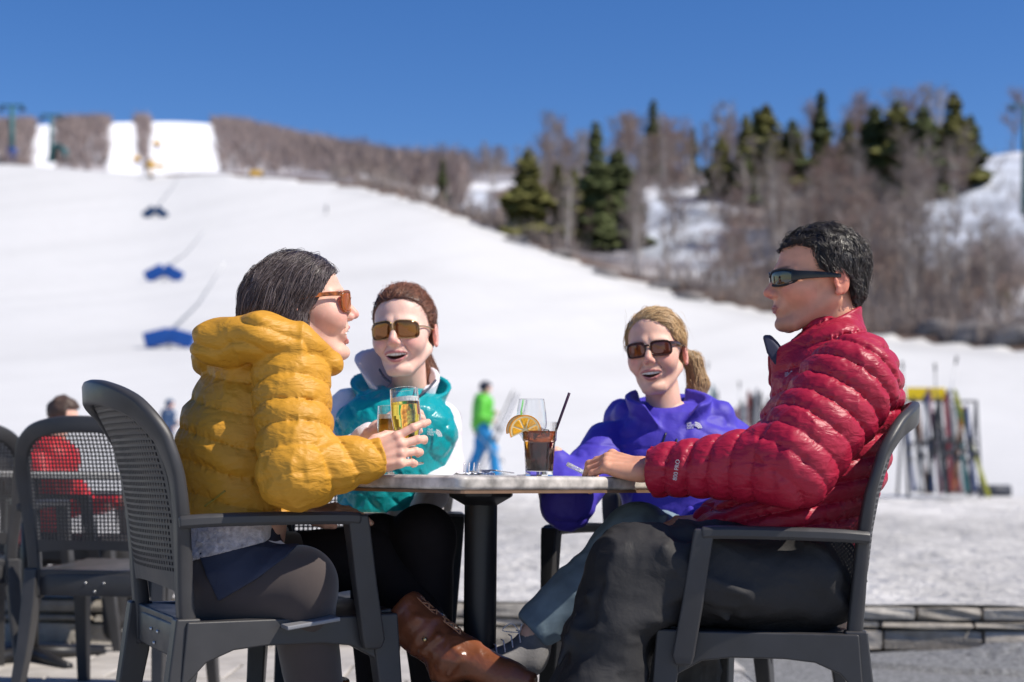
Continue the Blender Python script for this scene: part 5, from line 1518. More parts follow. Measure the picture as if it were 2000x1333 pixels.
# laced leather boot
def make_boot(P0, P1, P2, toe, person, detail=True):
    """P0 top of the shaft, P1 ankle, P2 heel, toe"""
    e = bpy.data.objects.new('boot', None); COL.objects.link(e); e.location = P1; parent_keep(e, person)
    fwd = nrm(toe - P2); shaft = nrm(P0 - P1); fr = nrm(fwd - np.dot(fwd, shaft) * shaft); side = np.cross(fwd, shaft); side = nrm(side)
    def f(P):
        d = cap(P, P0, P1, .058, .046)
        d = smin(d, cap(P, P1, P2 + shaft * .01, .045, .036), .02)
        d = smin(d, cap(P, P1 + fwd * .02, toe - fwd * .03 + shaft * .012, .043, .034, flat=(side, .92)), .03)
        d = smin(d, cap(P, toe - fwd * .05, toe, .036, .026, flat=(shaft, .8)), .02)
        n = creases(P, 12, 91) * .0045 + np.clip(creases(P, 26, 94), 0, 1) ** 2 * .004 * np.exp(-((P - P1.astype(np.float32)) ** 2).sum(1) / .006) + creases(P @ np.array([[1, 0, 0], [0, 1, 0], [0, 0, 1.]], dtype=np.float32), 28, 92) * .002 * np.exp(-((P - P1.astype(np.float32)) ** 2).sum(1) / .012)
        t = axt(P, P0, P1)
        for q, (u_, w_) in enumerate(((.35, .9), (.75, .6), (1.05, .2), (1.15, -.2))):
            c0 = P0 * (1 - u_) + P1 * u_; o_ = -side if side[1] > 0 else side
            d = smin(d, cap(P, c0 + o_ * .043 + fr * .030, c0 + o_ * .048 - fr * .020 + shaft * .02 * w_, .0065, .003), .010)
        d = d - n - .002 * (np.abs(t - .012) < .008) - .0025 * np.exp(-((t - .085) / .008) ** 2)
        return smax(d, -t - .002, .003)
    lo = np.minimum.reduce([P0, P1, P2, toe]) - .075; hi = np.maximum.reduce([P0, P1, P2, toe]) + .075
    up = sdf_obj('upper', f, lo, hi, .0034, M['leather'], None); up.parent = e; up.matrix_parent_inverse = Matrix.Translation(P1).inverted()
    def add(mb, nm, mt):
        o = mb.build(nm, mt, None, smooth=True); o.parent = e; o.matrix_parent_inverse = Matrix.Translation(P1).inverted(); return o
    dn = -nrm(np.cross(side, fwd)) ; dn = dn if np.dot(dn, shaft) < 0 else -dn
    s = MB(); pts = [P2 + dn * .020 - fwd * .03, P2 + dn * .020 + fwd * .05, toe * .5 + P2 * .5 + dn * .020, toe + dn * .017, toe + fwd * .020 + dn * .012]
    s.sweep(cr(pts, 4), rrect(.075, .012, .004), tuple(-dn)); add(s, 'sole', M['sole'])
    if not detail: return
    path = [P0 + fr * .057 + shaft * -.01, P0 * .5 + P1 * .5 + fr * .053, P1 + fr * .055 + shaft * .012, P1 + fwd * .058 + shaft * .044, toe * .5 + P1 * .5 + shaft * .046]
    path = cr(path, 6); n = len(path)
    for sg in (1, -1):
        s = MB(); s.tube([p + side * sg * .011 for p in path], .0016, 5); add(s, 'facing_edge', M['lace'])
    for k in range(2, n - 1, 2):
        p = path[k]; s = MB()
        q = path[min(n - 1, k + 2)]
        s.tube([p + side * .013, (p + q) / 2 + fr * .005, q - side * .013], .0019, 5); s.tube([p - side * .013, (p + q) / 2 + fr * .006, q + side * .013], .0019, 5)
        add(s, 'lace', M['lace'])
    for a, b_ in ((.10, -.2), (.62, .15), (.95, .25)):
        p = P0 * (1 - a) + P1 * a; c = p + nrm(-side * 1.0 + fr * b_) * (.0575 - .010 * a) if np.dot(side, (0, 1, 0)) > 0 else p + nrm(side + fr * b_) * (.0575 - .010 * a)
        s = MB(); nr = nrm(c - p); s.tube([c, c + nr * .005], [.0058, .0046], 12); add(s, 'stud', M['brass'])
    return e
make_boot(V(782, 1196, 3.22), V(885, 1283, 3.17), V(880, 1318, 3.17), V(1030, 1332, 3.10), wo1)
a_ = LEG1[2].copy(); a_[2] = .12
make_boot(a_ + (0, 0, .17), a_, a_ - (0.02, 0, .04), a_ + (.16, .03, -.07), wo1, False)
# ------------------------------------------------------------------ the woman in the teal vest
M['teal'] = mat('teal_nylon', (.005, .30, .33), .30, spec=.55, noise=.08, nscale=8, bump=.4, bscale=60, bdist=.003, bump2=.5, b2scale=22)
M['white_fleece'] = mat('white_fleece', (.74, .71, .76), .9, spec=.1, sheen=.3, noise=.05, bump=.5, bscale=200, bdist=.002)
M['zip'] = mat('zip_navy', (.04, .045, .075), .5)
M['khaki'] = mat('tan_cotton', (.30, .26, .22), .85, noise=.1, bump=.4, bscale=60)
M['gold'] = mat('gold_wire', (.6, .45, .22), .25, metal=.9)
M['lens_brown'] = mat('lens_mirror_brown', (.20, .085, .03), .05, metal=.75, spec=.8)
SK_2 = (.80, .52, .42)
wo2 = empty('person', (-0.28, 3.75, 0), 'smiling woman in a teal quilted vest over white sleeves with gold rimmed shield sunglasses', 'person')
H2 = Head(V(789, 651, 3.72), (-.20, -.97, .0), (-.06, .0, 1), k=.965, mouth=(.0315, .0195, .80), jaw=.003, skin=SK_2, lip=(.58, .24, .24), neck_to=V(800, 775, 3.80), neck_r=.045, width=1.04)
cS, cE, cW = V(858, 822, 3.80), V(868, 925, 3.78), V(822, 1008, 3.55)
dS, dE, dW = V(684, 800, 3.82), V(668, 905, 3.72), V(726, 850, 3.42)
L3 = (V(800, 1090, 3.75), V(826, 1050, 3.36), V(845, 1330, 3.40)); L4 = (V(740, 1090, 3.75), V(735, 1068, 3.40), V(735, 1330, 3.50))
BODY_2 = [(cS, cE, .04, .035), (cE, cW, .035, .024), (dS, dE, .04, .035), (dE, dW, .035, .024)] + [(L[0], L[1], .06, .05) for L in (L3, L4)] + [(L[1], L[2], .045, .03) for L in (L3, L4)]
def xbase(d): return d
def body_base(P, limbs, torso):
    d = None
    for a, b, ra, rb in limbs:
        c = cap(P, a, b, ra, rb); d = c if d is None else smin(d, c, .03)
    for a, b, ra, rb, s in torso:
        ax = (0, 1, 0) if s > 0 else (1, 0, 0)
        d = smin(d, cap(P, a, b, ra, rb, flat=(ax, abs(s))), .04)
    return d
h2 = hand_mesh(dW, (.62, -.25, .42), (-.75, -.35, .45), [(.084, (30, 45, 30), .10), (.088, (34, 45, 30), .03), (.082, (38, 45, 30), -.05), (.066, (40, 45, 30), -.14)], k=.92, thumb=[(.040, .040, .014), (.066, .048, .034), (.085, .042, .05)], side=-1.0, h=.003)
h2b = hand_mesh(cW, (-.80, -.35, -.12), (.0, -.35, .93), [(.084, (12, 20, 14), .10), (.088, (12, 20, 14), .03), (.082, (14, 20, 14), -.05), (.066, (16, 22, 14), -.14)], k=.92, thumb=[(.040, .040, .008), (.070, .05, .014)], side=-1.0, h=.0035)
build_body(wo2, H2, [h2, h2b], BODY_2, [(V(780, 830, 3.82), V(770, 1080, 3.80), .085, .09, -1.35), (V(798, 770, 3.8), V(782, 830, 3.82), .045, .085, -1.3)], (-.62, 3.2, .05), (-.05, 4.05, 1.2), SK_2)
teeth(H2, wo2)
glasses(H2, wo2, M['lens_brown'], M['gold'], cy=.0335, cz=-.001, ry=.0315, rz=.0235, p=3.6, x0=.108, curv=6.5, rim=.0009, temple=(.0022, .0018), bridge_z=.013, tz_=.006, side_drop=.05, tmat=M['gold'])
HP2 = [(.086, .086), (.062, .079), (.036, .054), (.014, .024), (-.010, .014), (-.036, .012), (-.056, .000), (-.066, -.05), (-.085, -.09), (-.25, -.09), (-.25, .25), (.14, .25), (.13, .1)]
pt2 = [H2.to_local(V(x, y, Y)) for x, y, Y in ((822, 690, 3.84), (838, 725, 3.84), (834, 760, 3.82))]
def hair2(P):
    S = np.stack([P[:, 0], np.abs(P[:, 1]), P[:, 2]], 1)
    d = ell(S, (-.012, 0, .044), (.104, .0815, .091)); d = smin(d, ell(S, (-.060, 0, .0), (.05, .064, .06)), .02)
    d = smax(d, poly_sd(P[:, 0], P[:, 2], HP2).astype(np.float32), .004)
    pt = smin(cap(P, pt2[0], pt2[1], .024, .020), cap(P, pt2[1], pt2[2], .020, .012), .01)
    return smin(d, pt, .01) - vnoise(P, 60, 4) * .002
def flow2(P):
    t = (P[:, 0] < -.06)
    return np.where(t[:, None], np.array((-.1, 0, -1.)), np.stack([-1 + 0 * P[:, 0], P[:, 1] * 3, .9 * (P[:, 0] - .0) * 8 - .5 * (P[:, 2] < .02)], 1))
w2 = []
for q in range(22):
    t = np.linspace(0, 1, 8); a = RNG.uniform(-.03, .07); y = RNG.uniform(-.07, .07)
    w2.append(np.stack([a - .03 * t, y * (1 + .2 * t), np.sqrt(max(0, 1 - (y / .083) ** 2)) * .088 + .044 + .012 * np.sin(t * 3.1) * RNG.uniform(.3, 1)], 1))
make_hair('hair', H2, hair2, (-.14, -.13, -.16), (.12, .13, .15), flow2, 6500, 9, .0085, (.00035, .0007), (.13, .048, .028), wo2, lift=(.0003, .004), wave=.4, wscale=40, cols2=(.34, .15, .09), var=.35, extra=[np.array(w2)], edge=HP2)
def vest(P):
    wr = creases(P, 12, 102) * .003 + creases(P, 30, 105) * .0028
    X = (1, 0, 0)
    d = flatcap(P, V(776, 838, 3.76), V(752, 1000, 3.74), .112, .092, X, 1.32)
    d = smin(d, flatcap(P, V(786, 800, 3.80), V(776, 838, 3.76), .062, .104, X, 1.38), .04)
    u = (P[:, 0] + P[:, 2] * .8); v = (P[:, 0] - P[:, 2] * .8); w_ = vnoise(P, 8, 101) * .015
    qd = np.minimum(puff(u + w_, .062, .45), puff(v - w_, .062, .45))
    d = d - .0050 * qd - wr * .7
    c1 = collar(P, V(790, 790, 3.80), (-.05, -.25, 1), .100, .55, .006, -.02, .052, tilt=(-.10, .2), ry=.85, gap=(.012, 1.1), gdir=(-.05, -1), wr=wr * .5)
    d = smin(d, c1, .010)
    for s_ in (cS, dS):      # arm holes
        d = smax(d, -cap(P, s_ + nrm(s_ - V(770, 850, 3.8)) * .062, s_ - (0, -.03, .12) + nrm(s_ - V(770, 850, 3.8)) * .03, .046, .046), .006)
    d = smax(d, -cap(P, V(790, 790, 3.8), V(788, 720, 3.76), .052, .07), .006)
    return smax(d, V(0, 1000, 3.7)[2] - P[:, 2], .01)
cloth('vest', vest, (-.56, 3.62, V(0, 1010, 3.8)[2]), (-.10, 4.02, 1.02), .0042, M['teal'], wo2)
def fleece2(P):
    wr = creases(P, 10, 112) * .004 + creases(P, 24, 115) * .0025
    d = smin(cap(P, cS, cE, .054, .046), cap(P, cE, cE + (cW - cE) * .9, .046, .032), .03)
    e = smin(cap(P, dS, dE, .054, .046), cap(P, dE, dE + (dW - dE) * .92, .046, .032), .03)
    d = np.minimum(d, e); d = smin(d, flatcap(P, V(786, 815, 3.82), V(775, 985, 3.80), .07, .09, (1, 0, 0), 1.4), .02)
    c1 = collar(P, V(792, 762, 3.775), (-.10, -.32, 1), .078, .42, .0065, -.05, .052, tilt=(-.34, .25), ry=.9, gap=(.006, .8), gdir=(-.05, -1))
    return smin(d - wr, c1 - wr * .4, .01)
cloth('fleece_top', fleece2, (-.60, 3.32, V(0, 1030, 3.7)[2]), (-.08, 4.02, 1.10), .0042, M['white_fleece'], wo2)
for pts in (((741, 722, 3.705), (747, 733, 3.69), (754, 741, 3.68), (763, 748, 3.67)), ((851, 743, 3.74), (838, 758, 3.71), (826, 768, 3.69), (812, 782, 3.68))):
    s = MB(); s.tube(cr([V(*p) for p in pts], 4), .0032, 6); s.build('zip_trim', M['zip'], wo2, smooth=True)
def pants2(P):
    n = creases(P, 9, 121) * .004
    d = None
    for L in (L3, L4):
        c = smin(cap(P, L[0], L[1], .085, .072), cap(P, L[1], L[2], .070, .050), .03); d = c if d is None else smin(d, c, .015)
    return smin(d, flatcap(P, V(770, 1070, 3.80), V(770, 1010, 3.82), .10, .09, (1, 0, 0), 1.4), .03) - n
cloth('trousers', pants2, (-.55, 3.22, .12), (-.10, 3.98, .70), .006, M['leg_black_shaded'], wo2)
def tail2(P):
    n = creases(P, 20, 131) * .003
    d = flatcap(P, V(765, 1010, 3.70), V(760, 1030, 3.62), .10, .085, (1, 0, 0), 1.3) - n
    return smax(smax(d, V(0, 1022, 3.6)[2] - P[:, 2], .006), P[:, 2] - V(0, 996, 3.6)[2], .006)
cloth('shirt_tail', tail2, (-.52, 3.48, .58), (-.12, 3.85, .70), .005, M['khaki'], wo2)
for L in (L3, L4):
    a_ = L[2].copy(); a_[2] = .10; boot(wo2, a_, a_ + (.0, -.15, -.05), 'boot', M['boot_black'])
# ------------------------------------------------------------------ the woman in the purple jacket
M['purple'] = mat('purple_shell', (.070, .050, .44), .55, spec=.3, noise=.06, nscale=6, bump=.3, bscale=90, bdist=.002, bump2=.35, b2scale=16)
M['purple_dark'] = mat('dark_zip', (.02, .02, .03), .4)
M['denim'] = mat('denim', (.19, .26, .32), .85, spec=.15, noise=.3, nscale=14, bump=.4, bscale=500, bdist=.001, bump2=.3, b2scale=20)
M['suede'] = mat('grey_suede', (.20, .195, .20), .9, spec=.1, noise=.15, nscale=40, bump=.4, bscale=200)
M['lens_rose'] = mat('lens_red_brown', (.12, .035, .022), .06, spec=.9, metal=.35)
M['tortoise_dark'] = mat('dark_tortoiseshell', (.045, .018, .012), .25, noise=.8, nscale=120)
SK_3 = (.74, .45, .34)
wo3 = empty('person', (0.42, 3.75, 0), 'blonde woman with a ponytail in a purple hooded jacket and blue jeans, legs crossed', 'person')
H3 = Head(V(1281, 689, 3.70), (-.30, -.95, .02), (-.10, .0, 1), k=.93, mouth=(.0300, .0180, .80), jaw=.004, skin=SK_3, lip=(.55, .22, .20), neck_to=V(1300, 815, 3.72), neck_r=.046, width=1.0)
eS, eE, eW = V(1192, 868, 3.74), V(1106, 985, 3.54), V(1080, 900, 3.62)
gS, gE, gW = V(1425, 868, 3.76), V(1450, 1000, 3.66), V(1345, 1032, 3.44)
L5 = (V(1330, 1085, 3.76), V(1243, 1056, 3.34), V(1038, 1238, 3.30)); L6 = (V(1290, 1090, 3.78), V(1310, 1110, 3.46), V(1300, 1350, 3.55))
h3 = hand_mesh(eW, (-.12, .55, -.5), (-.2, .5, .7), [(.084, (30, 35, 25), .10)] * 4, k=.85, thumb=[(.040, .040, .014), (.07, .045, .03)], side=1.0, h=.0035)
h3b = hand_mesh(gW, (-.9, -.2, 0), (0, -.3, .95), [(.084, (12, 20, 14), .08)] * 4, k=.9, thumb=[(.040, .040, .008), (.070, .05, .014)], side=-1.0, h=.004)
build_body(wo3, H3, [h3, h3b], [(eS, eE, .04, .035), (eE, eW, .035, .024), (gS, gE, .04, .035), (gE, gW, .035, .024)] + [(L[0], L[1], .06, .05) for L in (L5, L6)] + [(L[1], L[2], .045, .03) for L in (L5, L6)],
           [(V(1312, 860, 3.74), V(1325, 1080, 3.72), .085, .09, -1.35), (V(1300, 810, 3.72), V(1310, 860, 3.74), .045, .085, -1.3)], (-.02, 3.15, .05), (.72, 4.1, 1.2), SK_3)
teeth(H3, wo3)
glasses(H3, wo3, M['lens_rose'], M['tortoise_dark'], cy=.034, cz=-.001, ry=.0265, rz=.0185, p=3.8, x0=.107, curv=5.5, rim=.0024, temple=(.0055, .0035), bridge_z=.007, tz_=.011)
HP3 = [(.088, .078), (.066, .074), (.046, .050), (.020, .024), (-.010, .016), (-.034, .013), (-.056, .004), (-.066, -.04), (-.085, -.09), (-.25, -.09), (-.25, .25), (.14, .25), (.13, .09)]
pt3 = [H3.to_local(V(x, y, Y)) for x, y, Y in ((1331, 688, 3.80), (1353, 706, 3.80), (1364, 750, 3.80), (1350, 800, 3.78))]
def hair3(P):
    S = np.stack([P[:, 0], np.abs(P[:, 1]), P[:, 2]], 1)
    pg = poly_sd(P[:, 0] + .25 * np.maximum(P[:, 1] + .03, -.02) * 0, P[:, 2] - .35 * np.clip(.02 - P[:, 1], -.05, .035) * (P[:, 0] > .03), HP3).astype(np.float32)
    d = ell(S, (-.012, 0, .040), (.105, .0815, .087)); d = smin(d, ell(S, (-.060, 0, .0), (.05, .064, .06)), .02)
    d = smax(d, pg, .004)
    pt = smin(smin(cap(P, pt3[0], pt3[1], .018, .024), cap(P, pt3[1], pt3[2], .024, .027), .01), cap(P, pt3[2], pt3[3], .027, .014), .01)
    return smin(d, pt, .01) - vnoise(P, 60, 4) * .002
def flow3(P):
    tail = (P[:, 0] < -.05) & (P[:, 2] < .02)
    y = P[:, 1]
    v = np.stack([-.8 + 0 * y, .9 * np.clip((P[:, 0] + .02) / .08, 0, 1) + 0 * y, -.35 - .8 * (np.abs(y) > .06)], 1)
    return np.where(tail[:, None], np.array((-.15, .1, -1.)), v)
w3 = []
for q in range(26):
    t = np.linspace(0, 1, 8); sgn = RNG.choice((-1, 1)); y = sgn * RNG.uniform(.05, .08)
    w3.append(np.stack([.03 - .06 * t + RNG.normal() * .01, y * (1 + .45 * t * RNG.uniform(0, 1)), .07 + RNG.normal() * .02 - .05 * t + .02 * np.sin(3 * t)], 1))
make_hair('hair', H3, hair3, (-.17, -.13, -.2), (.12, .14, .15), flow3, 6500, 10, .0085, (.00035, .0007), (.66, .46, .24), wo3, lift=(.0003, .004), wave=.35, wscale=38, cols2=(.38, .22, .10), var=.3, extra=[np.array(w3)], edge=HP3)
def shell(P):
    wr = creases(P, 6, 142) * .006 + np.abs(creases(P, 14, 145)) ** .6 * .006 + creases(P, 36, 147) * .0012
    X = (1, 0, 0)
    d = flatcap(P, V(1318, 880, 3.74), V(1328, 1000, 3.72), .118, .108, X, 1.33)
    d = smin(d, flatcap(P, V(1312, 838, 3.74), V(1318, 880, 3.74), .065, .110, X, 1.75), .05)
    s1 = smin(cap(P, eS, eE, .060, .050), cap(P, eE, eE + (eW - eE) * .85, .049, .036), .02)
    s2 = smin(cap(P, gS, gE, .066, .058), cap(P, gE, gE + (gW - gE) * .85, .055, .040), .03)
    cr2 = np.abs(creases(P, 18, 149)) ** .6 * .012 * np.exp(-((P - eE.astype(np.float32)) ** 2).sum(1) / .01)
    d = smin(d - wr, s1 - wr - cr2, .012); d = smin(d, s2 - wr, .012)
    # hood rolled down behind the neck and its collar
    hd = None
    for pts, rs in (((V(1268, 806, 3.72), V(1228, 810, 3.78), V(1218, 822, 3.88), V(1290, 815, 3.9)), (.026, .034, .045, .055)), ((V(1325, 822, 3.72), V(1372, 806, 3.78), V(1398, 822, 3.74), V(1330, 815, 3.9)), (.026, .036, .045, .055))):
        for i in range(3):
            c = cap(P, pts[i], pts[i + 1], rs[i], rs[i + 1]); hd = c if hd is None else smin(hd, c, .025)
    d = smin(d, hd - wr, .014)
    c1 = collar(P, V(1302, 824, 3.71), (.02, -.22, 1), .080, .38, .0075, -.03, .066, tilt=(.02, .1), ry=.9, gap=(.004, .75), gdir=(.02, -1), wr=wr * .5)
    d = smin(d, c1, .012)
    d = smax(d, -cap(P, V(1300, 835, 3.78), V(1292, 750, 3.76), .048, .066), .008)
    # seam across the chest
    d = d + .0025 * np.exp(-((P[:, 2] - V(0, 872, 3.75)[2] - .25 * np.abs(P[:, 0] - .42) ** 1.0 * .3) / .0035) ** 2) * (P[:, 1] < 3.70)
    return smax(d, V(0, 1040, 3.75)[2] - P[:, 2], .01)
cloth('jacket', shell, (.02, 3.40, V(0, 1050, 3.75)[2]), (.70, 4.1, 1.02), .0042, M['purple'], wo3)
def jeans(P):
    n = creases(P, 10, 151) * .005 + creases(P, 26, 152) * .0025
    d = None
    for L, r_ in ((L5, (.098, .080, .078, .052)), (L6, (.095, .075, .07, .055))):
        c = smin(cap(P, L[0], L[1], r_[0], r_[1]), cap(P, L[1], L[2], r_[2], r_[3]), .03); d = c if d is None else smin(d, c, .015)
    d = smin(d, flatcap(P, V(1325, 1070, 3.72), V(1325, 1020, 3.74), .10, .09, (1, 0, 0), 1.4), .03) - n
    for a, b_, r_ in (((1190, 1075), (1150, 1130), .008), ((1255, 1095), (1190, 1120), .007), ((1110, 1150), (1075, 1190), .006), ((1300, 1010), (1275, 1050), .008)):
        d = smin(d, cap(P, V(*a, 3.285), V(*b_, 3.275), r_, r_ * .5), .014)
    return smax(d, axt(P, L5[1], L5[2]) - np.linalg.norm(L5[2] - L5[1]) * .99, .006)
cloth('jeans', jeans, (-.02, 3.15, .18), (.66, 4.0, .74), .0055, M['denim'], wo3)
# grey lace up shoe
e = bpy.data.objects.new('shoe', None); COL.objects.link(e); an = V(1032, 1258, 3.31); e.location = an; parent_keep(e, wo3)
toe = V(925, 1312, 3.24); fw_ = nrm(toe - an)
def shoe_f(P):
    d = smin(cap(P, an + (0.02, 0, .02), an - (0, 0, .03), .038, .040), cap(P, an - (0, 0, .025), toe, .042, .032), .03)
    n = creases(P, 18, 161) * .0015
    return smax(d - n, -cap(P, an + (.03, 0, .03), an + (.05, 0, .07), .027, .03), .004)
o = sdf_obj('upper', shoe_f, np.minimum(an, toe) - .08, np.maximum(an, toe) + .08, .0036, M['suede'], None); o.parent = e; o.matrix_parent_inverse = Matrix.Translation(an).inverted()
for k in range(5):
    p = an * (1 - (.18 + k * .14)) + toe * (.18 + k * .14) + (0, -.0, .03 - k * .002); s = MB()
    s.tube([p + (.004, -.030, -.012), p + (0, -.012, .012), p + (-.006, .012, .012)], .0017, 5); o = s.build('lace', M['white_fleece'], None, smooth=True); o.parent = e; o.matrix_parent_inverse = Matrix.Translation(an).inverted()
s = MB()
for sg in (-1, 1):
    b0 = an + (-.018, -.02, .028); s.tube(cr([b0, b0 + (-.01 + .012 * sg, -.01, .022), b0 + (-.022 + .02 * sg, -.014, .006), b0], 4), .0012, 5)
o = s.build('lace_bow', M['white_fleece'], None, smooth=True); o.parent = e; o.matrix_parent_inverse = Matrix.Translation(an).inverted()
a_ = L6[2].copy(); a_[2] = .09; boot(wo3, a_, a_ + (-.02, -.15, -.045), 'shoe', M['suede'], .042)
# ------------------------------------------------------------------ drinks and things on the table
def glass_mat(name, color=(1, 1, 1), ior=1.45, rough=0.0):
    return mat(name, color, rough, spec=.5, trans=1.0, ior=ior)
M['glass'] = glass_mat('clear_glass', (.97, .98, .98), 1.42)
M['beer'] = glass_mat('pale_beer', (.97, .74, .12), 1.25)
M['beer2'] = M['beer']
M['foam'] = mat('beer_foam', (.88, .86, .80), .8, sss=0, bump=.3, bscale=300)
M['cola'] = mat('dark_cola', (.055, .007, .006), .05, spec=.5, trans=.85, ior=1.2)
M['cola_top'] = mat('amber_cola', (.50, .12, .04), .08, spec=.5, trans=.9, ior=1.2)
M['ice'] = glass_mat('ice', (.95, .90, .85), 1.25, .05)
M['straw'] = mat('straw_plastic', (.035, .012, .03), .3)
M['rind'] = mat('orange_rind', (.85, .33, .02), .5, noise=.12, nscale=150, bump=.4, bscale=600)
M['pulp'] = mat('orange_pulp', (.90, .42, .015), .3, noise=.3, nscale=160, sss=0, bump=.5, bscale=400)
M['pith'] = mat('orange_pith', (.85, .66, .32), .6)
M['paper'] = mat('white_napkin', (.80, .80, .82), .85, bump=.3, bscale=200)
M['clear_plastic'] = mat('clear_plastic', (.85, .86, .9), .1, trans=.75, ior=1.4)
M['phone'] = mat('phone_grey', (.22, .22, .235), .35)
def axis_frame(a):
    a = nrm(a); x = nrm(np.cross((0, 1, 0), a)); y = np.cross(a, x); return np.stack([x, y, a], 1)
def lathe_part(prof, c, R, name, mt, parent, n=40, smooth=True):
    pr = [prof[0]]
    for a, b_ in zip(prof[:-1], prof[1:]):       # hold the edges of the profile crisp under smooth shading
        L = math.hypot(b_[0] - a[0], b_[1] - a[1])
        if L > .004:
            for t in (.0007 / L, 1 - .0007 / L): pr.append((a[0] + (b_[0] - a[0]) * t, a[1] + (b_[1] - a[1]) * t))
        pr.append(b_)
    s = MB(); s.lathe(pr, n, c, R); return s.build(name, mt, parent, smooth=smooth, recalc=False)
def beer_glass(foot, axis, k, label):
    e = empty('beer_glass', foot, label, 'glass', 'footed glasses of pale beer'); R = axis_frame(axis)
    out = [(.0001, .0), (.030, .0), (.030, .0016), (.012, .004), (.0055, .009), (.0050, .026), (.009, .034), (.018, .042), (.025, .056), (.030, .080), (.0325, .105), (.0318, .135), (.0300, .166)]
    inn = [(.0288, .166), (.0304, .135), (.0311, .105), (.0286, .080), (.0235, .057), (.015, .045), (.0001, .042)]
    lathe_part([(r * k, z * k) for r, z in out + inn], foot, R, 'glass', M['glass'], e)
    liq = [(.0001, .0424), (.0148, .0454), (.0233, .0574), (.0284, .0802), (.0309, .105), (.0302, .1345), (.0001, .1346)]
    lathe_part([(r * k, z * k) for r, z in liq], foot, R, 'beer', M['beer'], e)
    lathe_part([(r * k, z * k) for r, z in [(.0001, .1349), (.0301, .1349), (.0297, .1455), (.0001, .1462)]], foot, R, 'foam', M['foam'], e)
    return e
beer_glass(V(801, 908, 3.035), (-.10, .10, 1), .99, 'beer glass held up in the hand of the woman in mustard')
beer_glass(V(763, 930, 3.37), (-.01, .0, 1), 1.0, 'beer glass half hidden behind the other one, held by the woman in teal')
# tumbler of cola
ZT = .7515
c = V(1053, 930, 3.08); c[2] = ZT
e = empty('cola_glass', c, 'faceted tumbler of dark iced cola with an orange slice on its rim', 'glass')
R0 = np.array(Matrix.Rotation(math.radians(18), 3, 'Z'))
def facet(prof, n, nm, mt, k=1): lathe_part(prof, c, R0, nm, mt, e, n, smooth=False)
facet([(.0001, 0), (.0295, 0), (.0305, .003), (.0355, .075), (.0375, .078), (.0385, .116)], 10, 'glass_outer', M['glass']) if False else None
s = MB(); s.lathe([(.0001, .0), (.0300, .0), (.0310, .003), (.0362, .076)], 10, c, R0); s.lathe([(.0362, .076), (.0372, .080), (.0388, .117), (.0374, .117), (.0358, .080), (.0347, .074), (.0290, .011), (.0001, .010)], 40, c, R0)
s.build('glass', M['glass'], e, smooth=False, recalc=False)
s = MB(); s.lathe([(.0001, .0104), (.0288, .0114), (.0340, .072), (.0001, .0721)], 40, c, R0); s.build('cola', M['cola'], e, smooth=True, recalc=False)
s = MB(); s.lathe([(.0001, .0724), (.0341, .0724), (.0356, .080), (.0366, .097), (.0001, .0971)], 40, c, R0); s.build('amber_layer', M['cola_top'], e, smooth=True, recalc=False)
for q in ((.010, -.006, .094, 20), (-.014, .004, .092, 50), (.004, .012, .096, 75), (-.004, -.016, .090, 10)):
    s = MB(); s.box(c + np.array(q[:3]), (.017, .017, .016), np.array(Matrix.Rotation(math.radians(q[3]), 3, (.3, .5, 1)))); s.build('ice_cube', M['ice'], e, bevel=.002)
st = empty('straw', V(1078, 850, 3.08), 'dark purple straw standing in the cola tumbler', 'straw')
s = MB(); s.tube([V(1066, 895, 3.09), V(1112, 768, 3.05)], .0030, 12); s.build('tube', M['straw'], st, smooth=True)
def orange_slice(px, py, Y, r, rot, nrmv, label):
    C0 = V(px, py, Y); e = empty('orange_slice', C0, label, 'orange slice', 'orange slices on the rim of the tumbler')
    n_ = nrm(nrmv); u = nrm(np.cross((0, 0, 1), n_)); w = np.cross(n_, u); th = .0055
    a0, a1 = rot; A = np.linspace(a0, a1, 19)
    P = lambda rr, a, d: C0 + (u * math.cos(a) + w * math.sin(a)) * rr + n_ * d
    def ring(r0, r1, t, nm, mt):
        v = []; f = []
        for a in A: v += [P(r0, a, t), P(r1, a, t), P(r1, a, -t), P(r0, a, -t)]
        for i in range(len(A) - 1):
            for k in range(4): f.append((i * 4 + k, i * 4 + (k + 1) % 4, (i + 1) * 4 + (k + 1) % 4, (i + 1) * 4 + k))
        f += [(0, 1, 2, 3), (len(v) - 1, len(v) - 2, len(v) - 3, len(v) - 4)]
        s = MB(); s.add(v, f); s.build(nm, mt, e, smooth=False)
    ring(r * .92, r, th * .5, 'rind', M['rind']); ring(r * .84, r * .919, th * .46, 'pith', M['pith']); ring(.0005, r * .839, th * .36, 'membrane', M['pith'])
    n_seg = 5
    for k in range(n_seg):
        b0 = a0 + (a1 - a0) * (k + .07) / n_seg; b1 = a0 + (a1 - a0) * (k + .93) / n_seg
        v = []; f = []
        pts = [P(r * .12, (b0 + b1) / 2, 0)] + [P(r * .81, b0 + (b1 - b0) * t, 0) for t in (0, .25, .5, .75, 1)]
        v = [p + n_ * th * .48 for p in pts] + [p - n_ * th * .48 for p in pts]; m = len(pts)
        f = [tuple(range(m)), tuple(range(2 * m - 1, m - 1, -1))] + [(i, (i + 1) % m, m + (i + 1) % m, m + i) for i in range(m)]
        s = MB(); s.add(v, f); s.build('segment', M['pulp'], e, bevel=.0012)
orange_slice(1026, 842, 3.055, .0345, (math.radians(-15), math.radians(205)), (-.15, -1, .15), 'orange slice nearest the viewer, hooked over the rim of the tumbler')
orange_slice(1016, 840, 3.072, .0325, (math.radians(0), math.radians(195)), (-.45, -1, .1), 'second orange slice just behind the nearest one on the rim')
c = V(1037, 929, 3.42); c[2] = ZT
